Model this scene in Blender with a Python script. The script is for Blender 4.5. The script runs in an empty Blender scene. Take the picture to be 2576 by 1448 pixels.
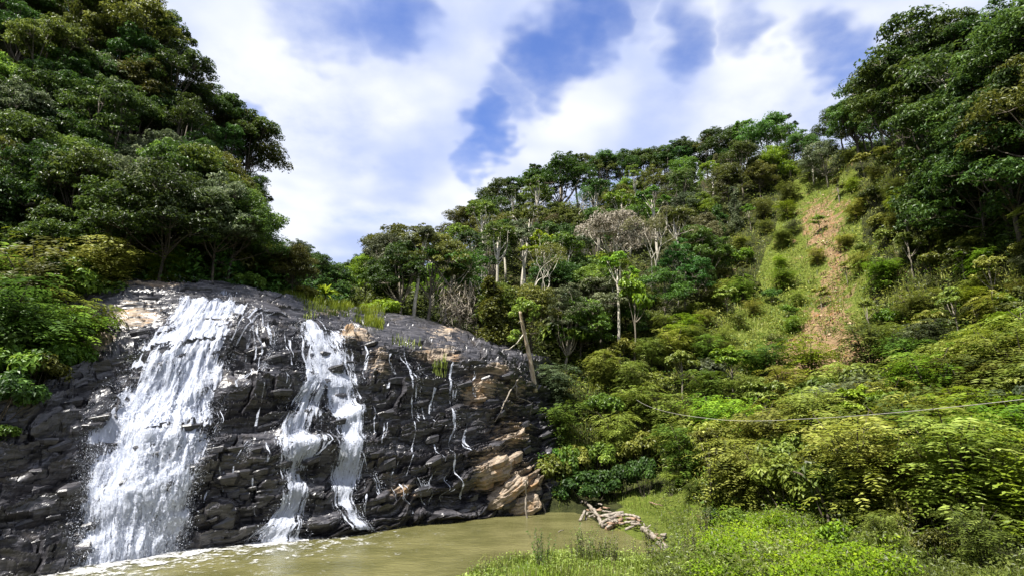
import bpy, math, random
import numpy as np
from mathutils import Vector, Matrix, kdtree

random.seed(7)
RNG = np.random.default_rng(7)
scene = bpy.context.scene
COL = scene.collection

# ------------------------------------------------------------------ camera
PW, PH = 2575.0, 1448.0                    # survey frame used for measured bearings
HFOV = math.radians(84.0)
FOC = PW / 2 / math.tan(HFOV / 2)
PITCH = math.radians(14.0)
CAM = np.array([0.0, 0.0, 7.0])
FWD = np.array([0.0, math.cos(PITCH), math.sin(PITCH)])
UPV = np.array([0.0, -math.sin(PITCH), math.cos(PITCH)])

cd = bpy.data.cameras.new('camera')
cam = bpy.data.objects.new('camera', cd)
COL.objects.link(cam)
cam.location = CAM
cam.rotation_euler = (math.pi / 2 + PITCH, 0, 0)
cd.sensor_width = 36.0
cd.lens = 18.0 / math.tan(HFOV / 2)
cd.clip_start = 0.1
cd.clip_end = 6000
scene.camera = cam


def ray(u, v):
    return FWD + np.array([1.0, 0, 0]) * ((u - PW / 2) / FOC) + UPV * ((PH / 2 - v) / FOC)


def P(u, v, d):
    return CAM + ray(u, v) * d


def Z(u, v, z):
    r = ray(u, v)
    return CAM + r * ((z - CAM[2]) / r[2])


def proj(X):
    X = np.asarray(X, float) - CAM
    d = X @ FWD
    dd = np.where(np.abs(d) < 1e-3, 1e-3, d)
    return PW / 2 + FOC * X[..., 0] / dd, PH / 2 - FOC * (X @ UPV) / dd, d


# ------------------------------------------------------------------ world, sun, exposure
SUN_TO = np.array([-0.36, -0.34, 0.87])
SUN_TO = SUN_TO / np.linalg.norm(SUN_TO)
scene.view_settings.view_transform = 'Standard'
scene.view_settings.look = 'None'
scene.view_settings.exposure = 1.4
scene.view_settings.gamma = 1.0
scene.view_settings.use_curve_mapping = False
scene.cycles.transparent_max_bounces = 14
scene.cycles.max_bounces = 6
scene.cycles.diffuse_bounces = 3
scene.cycles.glossy_bounces = 2
scene.cycles.transmission_bounces = 3
scene.cycles.use_denoising = True
scene.cycles.caustics_reflective = False
scene.cycles.caustics_refractive = False

sl = bpy.data.lights.new('sun', 'SUN')
sl.energy = 5.0
sl.angle = math.radians(0.6)
sl.color = (1.0, 0.955, 0.88)
so = bpy.data.objects.new('sun', sl)
COL.objects.link(so)
so.rotation_euler = Vector(SUN_TO).to_track_quat('Z', 'Y').to_euler()


class NT:
    def __init__(s, tree):
        s.t = tree

    def n(s, kind, **kw):
        nd = s.t.nodes.new(kind)
        for k, v in kw.items():
            if k.startswith('i_'):
                nd.inputs[k[2:].replace('_', ' ')].default_value = v
            elif k.startswith('x'):
                nd.inputs[int(k[1:])].default_value = v
            else:
                setattr(nd, k, v)
        return nd

    def l(s, a, b):
        s.t.links.new(a, b)

    def math(s, op, a, b=None, c=None, clamp=False):
        nd = s.t.nodes.new('ShaderNodeMath')
        nd.operation = op
        nd.use_clamp = clamp
        for i, x in enumerate((a, b, c)):
            if x is None:
                continue
            if isinstance(x, (int, float)):
                nd.inputs[i].default_value = x
            else:
                s.l(x, nd.inputs[i])
        return nd.outputs[0]

    def vmath(s, op, a, b=None):
        nd = s.t.nodes.new('ShaderNodeVectorMath')
        nd.operation = op
        for i, x in enumerate((a, b)):
            if x is None:
                continue
            if isinstance(x, (tuple, list)):
                nd.inputs[i].default_value = x
            elif isinstance(x, (int, float)):
                nd.inputs[3].default_value = x
            else:
                s.l(x, nd.inputs[i])
        return nd

    def smooth(s, x, a, b, lo=0.0, hi=1.0):
        nd = s.t.nodes.new('ShaderNodeMapRange')
        nd.interpolation_type = 'SMOOTHSTEP'
        s.l(x, nd.inputs[0])
        for i, q in enumerate((a, b, lo, hi)):
            nd.inputs[i + 1].default_value = q
        return nd.outputs[0]

    def mix(s, f, a, b):
        nd = s.t.nodes.new('ShaderNodeMix')
        nd.data_type = 'RGBA'
        nd.clamp_factor = True
        for sock, x in ((nd.inputs[0], f), (nd.inputs[6], a), (nd.inputs[7], b)):
            if isinstance(x, (int, float)):
                sock.default_value = x
            elif isinstance(x, (tuple, list)):
                sock.default_value = tuple(x)[:3] + (1.0,)
            else:
                s.l(x, sock)
        return nd.outputs[2]

    def noise(s, vec, scale, detail=4.0, rough=0.55, dist=0.0):
        nd = s.n('ShaderNodeTexNoise')
        nd.inputs['Scale'].default_value = scale
        nd.inputs['Detail'].default_value = detail
        nd.inputs['Roughness'].default_value = rough
        nd.inputs['Distortion'].default_value = dist
        if vec is not None:
            s.l(vec, nd.inputs['Vector'])
        return nd


world = bpy.data.worlds.new('World')
scene.world = world
world.cycles.sampling_method = 'MANUAL'
world.cycles.sample_map_resolution = 512
world.use_nodes = True
wt = NT(world.node_tree)
world.node_tree.nodes.clear()
sky = wt.n('ShaderNodeTexSky', sky_type='NISHITA', sun_disc=False)
sky.sun_elevation = math.asin(SUN_TO[2])
sky.sun_rotation = math.atan2(SUN_TO[0], SUN_TO[1])
sky.air_density = 1.0
sky.dust_density = 0.15
sky.ozone_density = 3.2
sky.altitude = 900
bg_sky = wt.n('ShaderNodeBackground')
bg_sky.inputs[1].default_value = 0.10
hsv = wt.n('ShaderNodeHueSaturation')
hsv.inputs['Saturation'].default_value = 1.12
hsv.inputs['Hue'].default_value = 0.515
wt.l(sky.outputs[0], hsv.inputs['Color'])
wt.l(hsv.outputs[0], bg_sky.inputs[0])
tc = wt.n('ShaderNodeTexCoord')
dirv = wt.vmath('NORMALIZE', tc.outputs['Generated']).outputs[0]
sep = wt.n('ShaderNodeSeparateXYZ')
wt.l(dirv, sep.inputs[0])
zz = wt.math('ADD', wt.math('MAXIMUM', sep.outputs[2], 0.0), 0.22)
comb = wt.n('ShaderNodeCombineXYZ')
wt.l(wt.math('DIVIDE', sep.outputs[0], zz), comb.inputs[0])
wt.l(wt.math('DIVIDE', sep.outputs[1], zz), comb.inputs[1])
plane = comb.outputs[0]
warp = wt.noise(plane, 2.6, 4, 0.65)
wv = wt.vmath('SUBTRACT', warp.outputs['Color'], (0.5, 0.5, 0.5)).outputs[0]
wsc = wt.vmath('SCALE', wv)
wsc.inputs[3].default_value = 0.30
dirw = wt.vmath('NORMALIZE', wt.vmath('ADD', dirv, wsc.outputs[0]).outputs[0]).outputs[0]
hole = None
for (hu, hv, r0, r1, s) in [(1390, 150, 2.0, 6.8, 1.0), (1290, 235, 1.0, 5.0, .7), (1225, 330, 0.3, 4.0, .9),
                            (1205, 385, .2, 2.6, .7), (840, 70, 1.0, 5.5, .55), (965, 20, 0.8, 5.0, .6), (1560, 40, 1.0, 4.5, .5),
                            (1730, 112, .5, 4.6, .8), (1880, 108, .3, 3.6, .7), (2085, 108, .2, 3.6, .65), (655, 355, .2, 3.0, .5),
                            (1480, 90, 1, 4.4, .8)]:
    rd = ray(hu, hv)
    rd = rd / np.linalg.norm(rd)
    dt = wt.vmath('DOT_PRODUCT', dirw, tuple(rd)).outputs[1]
    g = wt.smooth(dt, math.cos(math.radians(r1)), math.cos(math.radians(r0)), 0.0, s)
    hole = g if hole is None else wt.math('MAXIMUM', hole, g)
n1 = wt.noise(plane, 1.3, 5, 0.56, 0.0)
n2 = wt.noise(plane, 4.5, 6, 0.6, 0.0)
cl = wt.math('ADD', wt.math('MULTIPLY', n1.outputs[0], 1.0), wt.math('MULTIPLY', n2.outputs[0], 0.5))
cl = wt.math('SUBTRACT', cl, wt.math('MULTIPLY', hole, 0.45))
cover = wt.smooth(cl, 0.26, 0.82)
n3 = wt.noise(plane, 2.4, 3, 0.5, 0.0)
ccol = wt.mix(wt.smooth(n3.outputs[0], 0.36, 0.62), (0.52, 0.61, 0.90), (0.90, 0.93, 1.0))
bg_cl = wt.n('ShaderNodeBackground')
bg_cl.inputs[1].default_value = 0.43
wt.l(ccol, bg_cl.inputs[0])
mx = wt.n('ShaderNodeMixShader')
wt.l(cover, mx.inputs[0])
wt.l(bg_sky.outputs[0], mx.inputs[1])
wt.l(bg_cl.outputs[0], mx.inputs[2])
wo = wt.n('ShaderNodeOutputWorld')
wt.l(mx.outputs[0], wo.inputs[0])


# ------------------------------------------------------------------ numpy noise
def hsh(*a):
    h = np.uint32(2166136261)
    with np.errstate(over='ignore'):
        for x in a:
            x = np.asarray(x).astype(np.int64).astype(np.uint32)
            h = (h ^ x) * np.uint32(16777619)
            h = h ^ (h >> np.uint32(13))
            h = h * np.uint32(0x5bd1e995)
            h = h ^ (h >> np.uint32(15))
    return h.astype(np.float64) / 4294967295.0


def vnoise(x, y, seed=0):
    ix, iy = np.floor(x), np.floor(y)
    fx, fy = x - ix, y - iy
    fx = fx * fx * fx * (fx * (fx * 6 - 15) + 10)
    fy = fy * fy * fy * (fy * (fy * 6 - 15) + 10)
    a, b = hsh(ix, iy, seed), hsh(ix + 1, iy, seed)
    c, d = hsh(ix, iy + 1, seed), hsh(ix + 1, iy + 1, seed)
    return (a * (1 - fx) + b * fx) * (1 - fy) + (c * (1 - fx) + d * fx) * fy


def fbm(x, y, seed=0, oc=4, gain=0.5):
    s, a, t = 0.0, 1.0, 0.0
    for k in range(oc):
        s = s + a * vnoise(x * 2 ** k + 17.3 * k, y * 2 ** k - 9.1 * k, seed + k)
        t += a
        a *= gain
    return s / t - 0.5


def in_poly(u, v, poly):
    u, v = np.asarray(u, float), np.asarray(v, float)
    ins = np.zeros(u.shape, bool)
    n = len(poly)
    for i in range(n):
        x0, y0 = poly[i]
        x1, y1 = poly[(i + 1) % n]
        if y0 == y1:
            continue
        c = ((y0 > v) != (y1 > v)) & (u < (x1 - x0) * (v - y0) / (y1 - y0) + x0)
        ins ^= c
    return ins


def unit(a):
    return a / np.maximum(np.linalg.norm(a, axis=-1, keepdims=True), 1e-9)


# ------------------------------------------------------------------ mesh helpers
def mesh(name, V, F, mat=None, smooth=False, attrs=None, uv=None):
    """F: (n,3) or (n,4) int array"""
    V = np.ascontiguousarray(V, np.float32)
    F = np.ascontiguousarray(F, np.int32)
    me = bpy.data.meshes.new(name)
    k = F.shape[1]
    me.vertices.add(len(V))
    me.vertices.foreach_set('co', V.ravel())
    me.loops.add(F.size)
    me.loops.foreach_set('vertex_index', F.ravel())
    me.polygons.add(len(F))
    me.polygons.foreach_set('loop_start', np.arange(0, F.size, k, dtype=np.int32))
    me.polygons.foreach_set('use_smooth', np.full(len(F), smooth))
    for an, av in (attrs or {}).items():
        at = me.attributes.new(an, 'FLOAT', 'POINT')
        at.data.foreach_set('value', np.ascontiguousarray(av, np.float32))
    if uv is not None:
        ul = me.uv_layers.new(name='UVMap')
        ul.data.foreach_set('uv', np.ascontiguousarray(np.asarray(uv)[F.ravel()], np.float32).ravel())
    me.update()
    me.validate()
    if mat:
        me.materials.append(mat)
    return me


def obj(name, me, parent=None):
    o = bpy.data.objects.new(name, me)
    COL.objects.link(o)
    if parent:
        o.parent = parent
    return o


def tag(o, label=None, cat=None, group=None, kind=None):
    if label:
        o['label'] = label
    if cat:
        o['category'] = cat
    if group:
        o['group'] = group
    if kind:
        o['kind'] = kind
    return o


def empty(name, loc):
    o = bpy.data.objects.new(name, None)
    o.empty_display_size = 0.3
    COL.objects.link(o)
    o.location = loc
    return o


def grid_faces(nr, nc):
    i = np.arange(nr * nc).reshape(nr, nc)
    return np.stack([i[:-1, :-1], i[:-1, 1:], i[1:, 1:], i[1:, :-1]], -1).reshape(-1, 4)


def tube(pts, rad, k=6, cap=True):
    """tapered tube along a polyline -> verts, quads"""
    pts = np.asarray(pts, float)
    rad = np.asarray(rad, float)
    n = len(pts)
    T = unit(np.gradient(pts, axis=0))
    ref = np.array([0.31, 0.17, 0.93]) if abs(T[0] @ np.array([0.31, 0.17, 0.93])) < 0.9 else np.array([1.0, 0, 0])
    A = unit(np.cross(T, ref))
    B = np.cross(T, A)
    ang = np.arange(k) * 2 * math.pi / k
    V = (pts[:, None] + rad[:, None, None] * (A[:, None] * np.cos(ang)[None, :, None] + B[:, None] * np.sin(ang)[None, :, None])).reshape(-1, 3)
    i = np.arange(n * k).reshape(n, k)
    Fq = np.stack([i[:-1], np.roll(i, -1, 1)[:-1], np.roll(i, -1, 1)[1:], i[1:]], -1).reshape(-1, 4)
    if cap:
        V = np.vstack([V, pts[0], pts[-1]])
        a, b = n * k, n * k + 1
        c0 = np.stack([np.roll(i[0], -1), i[0], np.full(k, a), np.full(k, a)], -1)
        c1 = np.stack([i[-1], np.roll(i[-1], -1), np.full(k, b), np.full(k, b)], -1)
        # degenerate quads are turned to triangles below
        return V, Fq, np.vstack([c0[:, :3], c1[:, :3]])
    return V, Fq, np.zeros((0, 3), int)


class Acc:
    """collects triangles with a per-vertex tint"""

    def __init__(s):
        s.V, s.F, s.T, s.n = [], [], [], 0

    def add(s, V, F, tint=0.5):
        V = np.asarray(V, float)
        F = np.asarray(F)
        if F.shape[1] == 4:
            F = np.vstack([F[:, [0, 1, 2]], F[:, [0, 2, 3]]])
        s.V.append(V)
        s.F.append(F + s.n)
        s.T.append(np.full(len(V), tint) if np.isscalar(tint) else np.asarray(tint))
        s.n += len(V)

    def tube(s, pts, rad, k=6, tint=0.5, cap=True):
        V, Q, T3 = tube(pts, rad, k, cap)
        Fa = np.vstack([Q[:, [0, 1, 2]], Q[:, [0, 2, 3]], T3]) if len(T3) else np.vstack([Q[:, [0, 1, 2]], Q[:, [0, 2, 3]]])
        s.add(V, Fa, tint)

    def build(s, name, mat, smooth=False):
        return mesh(name, np.vstack(s.V), np.vstack(s.F), mat, smooth, {'tint': np.concatenate(s.T)})


def leaves(acc, c, n, L, asp, rng, droop=0.35, out=None, tint=None, fold=0.18, tdir=None):
    """folded diamond leaves at centres c with normals n"""
    m = len(c)
    n = unit(n)
    if tdir is None:
        t = rng.normal(size=(m, 3)) * 0.6 - np.array([0, 0, droop])
        if out is not None:
            t = t + out
    else:
        t = tdir
    t = unit(t - n * np.sum(t * n, 1, keepdims=True))
    s_ = np.cross(n, t)
    L = np.broadcast_to(L, (m,))[:, None]
    Wd = L * asp
    v0 = c - t * L * .5
    v2 = c + t * L * .5 - n * L * .08
    v1 = c + s_ * Wd * .5 + n * Wd * fold - t * L * .08
    v3 = c - s_ * Wd * .5 + n * Wd * fold - t * L * .08
    V = np.stack([v0, v1, v2, v3], 1).reshape(-1, 3)
    b = np.arange(m) * 4
    Fa = np.stack([np.stack([b, b + 1, b + 2], -1), np.stack([b, b + 2, b + 3], -1)], 1).reshape(-1, 3)
    if tint is None:
        tint = rng.random(m)
    acc.add(V, Fa, np.repeat(np.clip(tint, 0, 1), 4))


# ------------------------------------------------------------------ materials
def mat_new(name):
    m = bpy.data.materials.new(name)
    m.use_nodes = True
    m.node_tree.nodes.clear()
    return m, NT(m.node_tree)


def leaf_mat(name, dark, mid, lite, trans=0.38, hue=0.03, spec=0.32, rough=0.45):
    m, t = mat_new(name)
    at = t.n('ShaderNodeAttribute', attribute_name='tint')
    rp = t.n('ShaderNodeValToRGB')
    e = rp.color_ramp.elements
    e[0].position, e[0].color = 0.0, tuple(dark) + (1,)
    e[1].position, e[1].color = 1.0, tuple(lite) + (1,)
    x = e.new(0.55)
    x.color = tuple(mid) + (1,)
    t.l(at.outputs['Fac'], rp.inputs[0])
    oi = t.n('ShaderNodeObjectInfo')
    hs = t.n('ShaderNodeHueSaturation')
    t.l(rp.outputs[0], hs.inputs['Color'])
    t.l(t.math('ADD', 0.5 - hue * .2, t.math('MULTIPLY', oi.outputs['Random'], 1.6 * hue)), hs.inputs['Hue'])
    r2 = t.math('FRACT', t.math('MULTIPLY', oi.outputs['Random'], 7.31))
    t.l(t.math('ADD', 0.75, t.math('MULTIPLY', r2, 0.55)), hs.inputs['Value'])
    pr = t.n('ShaderNodeBsdfPrincipled')
    t.l(hs.outputs[0], pr.inputs['Base Color'])
    pr.inputs['Roughness'].default_value = rough
    pr.inputs['Specular IOR Level'].default_value = spec
    tr = t.n('ShaderNodeBsdfTranslucent')
    br = t.n('ShaderNodeHueSaturation')
    br.inputs['Value'].default_value = 1.25
    br.inputs['Hue'].default_value = 0.485
    t.l(hs.outputs[0], br.inputs['Color'])
    t.l(br.outputs[0], tr.inputs[0])
    mxs = t.n('ShaderNodeMixShader')
    mxs.inputs[0].default_value = trans
    t.l(pr.outputs[0], mxs.inputs[1])
    t.l(tr.outputs[0], mxs.inputs[2])
    out = t.n('ShaderNodeOutputMaterial')
    t.l(mxs.outputs[0], out.inputs[0])
    return m


def bark_mat(name, c0, c1, scale=3.0):
    m, t = mat_new(name)
    g = t.n('ShaderNodeTexCoord')
    mp = t.n('ShaderNodeMapping')
    mp.inputs['Scale'].default_value = (1, 1, 0.25)
    t.l(g.outputs['Object'], mp.inputs[0])
    n = t.noise(mp.outputs[0], scale, 6, 0.65)
    col = t.mix(t.smooth(n.outputs[0], 0.3, 0.7), c0, c1)
    pr = t.n('ShaderNodeBsdfPrincipled')
    t.l(col, pr.inputs['Base Color'])
    pr.inputs['Roughness'].default_value = 0.85
    bp = t.n('ShaderNodeBump')
    bp.inputs['Strength'].default_value = 0.5
    bp.inputs['Distance'].default_value = 0.05
    t.l(n.outputs[0], bp.inputs['Height'])
    t.l(bp.outputs[0], pr.inputs['Normal'])
    out = t.n('ShaderNodeOutputMaterial')
    t.l(pr.outputs[0], out.inputs[0])
    return m


TONES = {
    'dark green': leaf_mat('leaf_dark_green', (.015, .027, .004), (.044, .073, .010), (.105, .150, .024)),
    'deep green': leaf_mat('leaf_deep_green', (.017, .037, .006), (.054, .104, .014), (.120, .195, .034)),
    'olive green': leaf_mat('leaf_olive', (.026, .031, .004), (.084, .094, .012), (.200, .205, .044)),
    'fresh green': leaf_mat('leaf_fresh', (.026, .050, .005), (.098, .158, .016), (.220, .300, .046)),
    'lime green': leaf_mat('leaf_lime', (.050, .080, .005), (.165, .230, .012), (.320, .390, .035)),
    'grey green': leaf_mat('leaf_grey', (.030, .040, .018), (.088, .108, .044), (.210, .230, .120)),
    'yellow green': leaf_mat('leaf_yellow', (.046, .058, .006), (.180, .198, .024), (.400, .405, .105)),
    'vivid lime': leaf_mat('leaf_vivid_lime', (.060, .100, .002), (.180, .270, .005), (.360, .440, .012), .35, .02, .2, .6),
    'straw brown': leaf_mat('leaf_straw', (.050, .046, .016), (.130, .116, .046), (.260, .232, .125)),
    'pinkish white': leaf_mat('leaf_blossom', (.090, .085, .045), (.320, .290, .205), (.540, .490, .410)),
}
BARK_PALE = bark_mat('bark_pale', (.28, .25, .19), (.58, .54, .45))
BARK_GREY = bark_mat('bark_grey', (.10, .085, .06), (.26, .225, .17))
BARK_DARK = bark_mat('bark_dark', (.030, .024, .016), (.085, .066, .044))
WOOD_PALE = bark_mat('driftwood', (.085, .068, .050), (.28, .245, .20), 5.0)
WOOD_BROWN = bark_mat('driftwood_brown', (.10, .060, .036), (.30, .20, .13), 5.0)


def rock_mat(name):
    m, t = mat_new(name)
    g = t.n('ShaderNodeTexCoord')
    dry = t.n('ShaderNodeAttribute', attribute_name='dry').outputs['Fac']
    moss = t.n('ShaderNodeAttribute', attribute_name='moss').outputs['Fac']
    n1 = t.noise(g.outputs['Object'], 0.55, 6, 0.62, 0.4)
    mp = t.n('ShaderNodeMapping')
    mp.inputs['Scale'].default_value = (0.5, 0.5, 3.0)
    mp.inputs['Rotation'].default_value = (0.15, -0.12, 0)
    t.l(g.outputs['Object'], mp.inputs[0])
    n2 = t.noise(mp.outputs[0], 1.6, 8, 0.7, 0.5)
    n3 = t.noise(g.outputs['Object'], 6.0, 6, 0.7)
    wet = t.mix(t.smooth(n2.outputs[0], 0.35, 0.72), (.010, .010, .012), (.092, .088, .096))
    wet = t.mix(t.smooth(n1.outputs[0], 0.56, 0.74), wet, (.078, .067, .058))
    tan = t.mix(t.smooth(n2.outputs[0], 0.32, 0.68), (.085, .066, .050), (.330, .262, .190))
    tan = t.mix(t.smooth(n1.outputs[0], 0.50, 0.68), tan, (.300, .190, .100))
    tan = t.mix(t.smooth(n3.outputs[0], 0.60, 0.75), tan, (.060, .052, .048))
    edge = t.math('ADD', dry, t.math('MULTIPLY', t.math('SUBTRACT', n2.outputs[0], 0.5), 1.6))
    dmask = t.smooth(edge, 0.36, 0.62)
    col = t.mix(dmask, wet, tan)
    mm = t.smooth(t.math('ADD', moss, t.math('MULTIPLY', t.math('SUBTRACT', n3.outputs[0], 0.5), 1.2)), 0.45, 0.7)
    col = t.mix(mm, col, (.036, .046, .010))
    pr = t.n('ShaderNodeBsdfPrincipled')
    t.l(col, pr.inputs['Base Color'])
    rg = t.math('ADD', 0.20, t.math('MULTIPLY', dmask, 0.5))
    t.l(t.math('ADD', rg, t.math('MULTIPLY', n3.outputs[0], 0.25)), pr.inputs['Roughness'])
    bp = t.n('ShaderNodeBump')
    bp.inputs['Strength'].default_value = 0.45
    bp.inputs['Distance'].default_value = 0.06
    t.l(t.math('ADD', n2.outputs[0], t.math('MULTIPLY', n3.outputs[0], 0.5)), bp.inputs['Height'])
    t.l(bp.outputs[0], pr.inputs['Normal'])
    out = t.n('ShaderNodeOutputMaterial')
    t.l(pr.outputs[0], out.inputs[0])
    return m


ROCK = rock_mat('schist_rock')

# ------------------------------------------------------------------ rock face over which the river falls
def zb(u, v):
    p = Z(u, v, 0.0)
    return p


COLS = [
    [(-400, 1480), (-380, 1330, 26), (-350, 1180, 28), (-330, 1040, 30.5), (-310, 940, 34), (-310, 900, 39)],
    [(0, 1455), (5, 1330, 29.6), (10, 1190, 31.6), (20, 1040, 34), (60, 900, 38.5), (90, 830, 43)],
    [(195, 1425), (205, 1290, 32), (225, 1130, 34.5), (230, 950, 38), (240, 790, 43), (285, 708, 48)],
    [(330, 1405), (355, 1250, 33.6), (385, 1070, 36.2), (400, 900, 40), (420, 770, 44.8), (440, 714, 49)],
    [(470, 1383), (490, 1230, 35.6), (520, 1050, 38.4), (545, 890, 42.2), (570, 775, 47), (565, 724, 51)],
    [(660, 1364), (670, 1220, 37.8), (680, 1060, 40.4), (690, 920, 43.8), (695, 800, 48.4), (690, 743, 53)],
    [(880, 1337), (880, 1210, 41.6), (872, 1070, 44.4), (865, 930, 47.8), (875, 832, 52.5), (840, 772, 60)],
    [(1060, 1315), (1060, 1205, 45), (1060, 1080, 47.8), (1060, 960, 51), (1062, 868, 55), (1010, 790, 66)],
    [(1220, 1296), (1225, 1205, 48.3), (1228, 1095, 50.5), (1228, 985, 53), (1220, 893, 57.5), (1140, 828, 70)],
    [(1370, 1287), (1352, 1210, 51.6), (1340, 1125, 53.6), (1336, 1040, 56), (1325, 950, 60), (1320, 890, 68)],
    [(1440, 1284), (1425, 1210, 54.5), (1410, 1130, 58), (1400, 1060, 61), (1390, 985, 65), (1390, 920, 72)],
]
ctrl = []
for c in COLS:
    base = zb(*c[0])
    pts = [base + np.array([0.3, -0.7, -2.2]), base] + [P(*q) for q in c[1:]]
    pts.append(pts[-1] + np.array([-1.5, 6.0, -2.5]))
    ctrl.append(pts)
CT = np.array(ctrl).transpose(1, 0, 2)       # rows, cols, 3


def crom(A, n):
    """Catmull-Rom resample along axis 0"""
    m = A.shape[0]
    t = np.linspace(0, m - 1, n)
    i = np.minimum(t.astype(int), m - 2)
    f = (t - i).reshape((-1,) + (1,) * (A.ndim - 1))
    Ap = np.concatenate([2 * A[:1] - A[1:2], A, 2 * A[-1:] - A[-2:-1]], 0)
    p0, p1, p2, p3 = Ap[i], Ap[i + 1], Ap[i + 2], Ap[i + 3]
    return 0.5 * ((2 * p1) + (-p0 + p2) * f + (2 * p0 - 5 * p1 + 4 * p2 - p3) * f ** 2 + (-p0 + 3 * p1 - 3 * p2 + p3) * f ** 3)


NTR, NSC = 380, 780
S0 = crom(CT, NTR)
S0 = crom(S0.transpose(1, 0, 2), NSC).transpose(1, 0, 2)     # (NTR,NSC,3)
dS = np.gradient(S0, axis=1)
dT = np.gradient(S0, axis=0)
N0 = unit(np.cross(dS, dT))
if (N0[..., 1].mean() > 0):
    N0 = -N0
am = np.cumsum(np.linalg.norm(dS, axis=-1).mean(0))
bm = np.cumsum(np.linalg.norm(dT, axis=-1).mean(1))
AA, BB = np.meshgrid(am, bm)
SU, SV, SD = proj(S0)


def blocks(q, a, h, L, seed, slant=0.8):
    i = np.floor(q / h)
    fq = q / h - i
    Li = L * (0.55 + 0.9 * hsh(i, seed + 3))
    aa = (a + hsh(i, seed) * L * 9) / Li
    j = np.floor(aa)
    fa = aa - j
    r = hsh(i, j, seed)
    k1 = slant * (0.15 + 0.85 * hsh(i, j, seed + 1))
    k2 = (hsh(i, j, seed + 2) - 0.5) * 0.9
    crack = np.clip(1 - np.minimum(fa, 1 - fa) * Li / .14, 0, 1) * (hsh(i, j, seed + 5) > .35) * .45
    return r + k1 * (fq - 0.5) + k2 * (fa - 0.5) - 0.5 - crack


def gauss(u, v, cu, cv, ru, rv):
    return np.exp(-((u - cu) / ru) ** 2 - ((v - cv) / rv) ** 2)


wq = fbm(AA * .22, BB * .3, 3, 4) * 2.6 + fbm(AA * .7, BB * 1.0, 13, 3) * 0.28
wa = fbm(AA * .3, BB * .3, 23, 4) * 3.0 + fbm(AA * 1.1, BB * 1.1, 29, 3) * 0.4
dip = 0.05 + 0.24 * np.clip((SU - 700) / 600, 0, 1) * np.clip((SV - 850) / 350, 0, 1)
Q = BB - dip * (AA - am.mean()) + wq
Aw = AA + wa
amp = np.clip((SV - 700) / 170, 0.40, 1.0)
amp = np.where(SU > 900, np.clip((SV - 760) / 150, 0.42, 1.0), amp)
disp = 1.10 * blocks(Q, Aw, 2.6, 9.0, 101) + 0.85 * blocks(Q * 1.0 + 3, Aw, 1.0, 4.6, 202) + 0.26 * blocks(Q, Aw + 5, .40, 2.2, 303) \
    + 0.05 * blocks(Q, Aw, .17, .9, 404) + 0.9 * fbm(AA * .12, BB * .14, 5, 3) + 0.10 * fbm(AA * 2.2, BB * 3.0, 6, 3)
disp = disp * amp
for (cu, cv, ru, rv, hgt) in [(640, 985, 85, 40, 1.5), (640, 1075, 80, 30, -1.0), (800, 1125, 75, 28, 1.2), (800, 1190, 70, 30, -.8),
                              (560, 1000, 30, 60, .5), (1230, 960, 60, 50, .9), (1180, 1020, 30, 50, -.5), (110, 1050, 90, 60, .8),
                              (300, 1130, 40, 60, -1.2), (170, 1190, 90, 40, .6), (820, 1325, 90, 25, 1.0), (1100, 1295, 100, 18, .9),
                              (1130, 1285, 80, 12, .3), (960, 920, 40, 40, .5), (900, 850, 40, 22, .4), (590, 850, 30, 40, .7),
                              (1000, 1150, 120, 25, .6), (1240, 1170, 70, 40, .8)]:
    disp = disp + hgt * gauss(SU, SV, cu, cv, ru, rv)
under = np.clip((SV - 1270) / 60, 0, 1) * np.clip((SU - 150) / 40, 0, 1) * np.clip((500 - SU) / 40, 0, 1)
disp = disp * (1 - .55 * under) - .45 * under      # scoured foot of the main fall
S1 = S0 + N0 * disp[..., None]
dry = np.zeros_like(SU)
for (cu, cv, ru, rv, k) in [(890, 855, 55, 24, .8), (950, 925, 38, 45, .62), (1095, 893, 75, 22, .85), (1200, 985, 48, 48, .74), (1245, 945, 45, 28, .7),
                            (1280, 1090, 55, 60, .62), (1240, 1185, 65, 55, 1.0), (1310, 1210, 60, 50, .9), (330, 790, 120, 50, .55),
                            (245, 855, 60, 45, .85), (390, 718, 90, 14, .75), (830, 790, 60, 10, .5), (1120, 840, 60, 18, .55), (1010, 1235, 50, 30, .55), (1290, 990, 60, 60, .5)]:
    dry = np.maximum(dry, k * gauss(SU, SV, cu, cv, ru, rv))
moss = 0.55 * gauss(SU, SV, 340, 905, 90, 35) + 0.4 * gauss(SU, SV, 130, 930, 90, 80) + .35 * gauss(SU, SV, 1000, 1080, 120, 30)
face_me = mesh('rock_face', S1.reshape(-1, 3), grid_faces(NTR, NSC), ROCK, False,
               {'dry': dry.ravel(), 'moss': moss.ravel()})
rock_face = tag(obj('rock_face', face_me), 'dark wet layered schist cliff under the waterfalls', None, None, 'structure')

# nearest cliff point for a bearing
kd = kdtree.KDTree(((NTR + 2) // 3) * ((NSC + 2) // 3))
_sub = [(i, j) for i in range(0, NTR - 30, 3) for j in range(0, NSC, 3)]
kd = kdtree.KDTree(len(_sub))
for k, (i, j) in enumerate(_sub):
    kd.insert((SU[i, j], SV[i, j], 0), k)
kd.balance()


def cliff_at(u, v):
    _, k, _ = kd.find((u, v, 0))
    return _sub[k]


# ------------------------------------------------------------------ terrain
ctl = []
for row in (-3, ):
    for c in range(CT.shape[1]):
        ctl.append(CT[6, c] - np.array([0, 0, 0.35]))


def G(u, v, d, drop=0.0):
    ctl.append(P(u, v, d) - np.array([0, 0, drop]))


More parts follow.
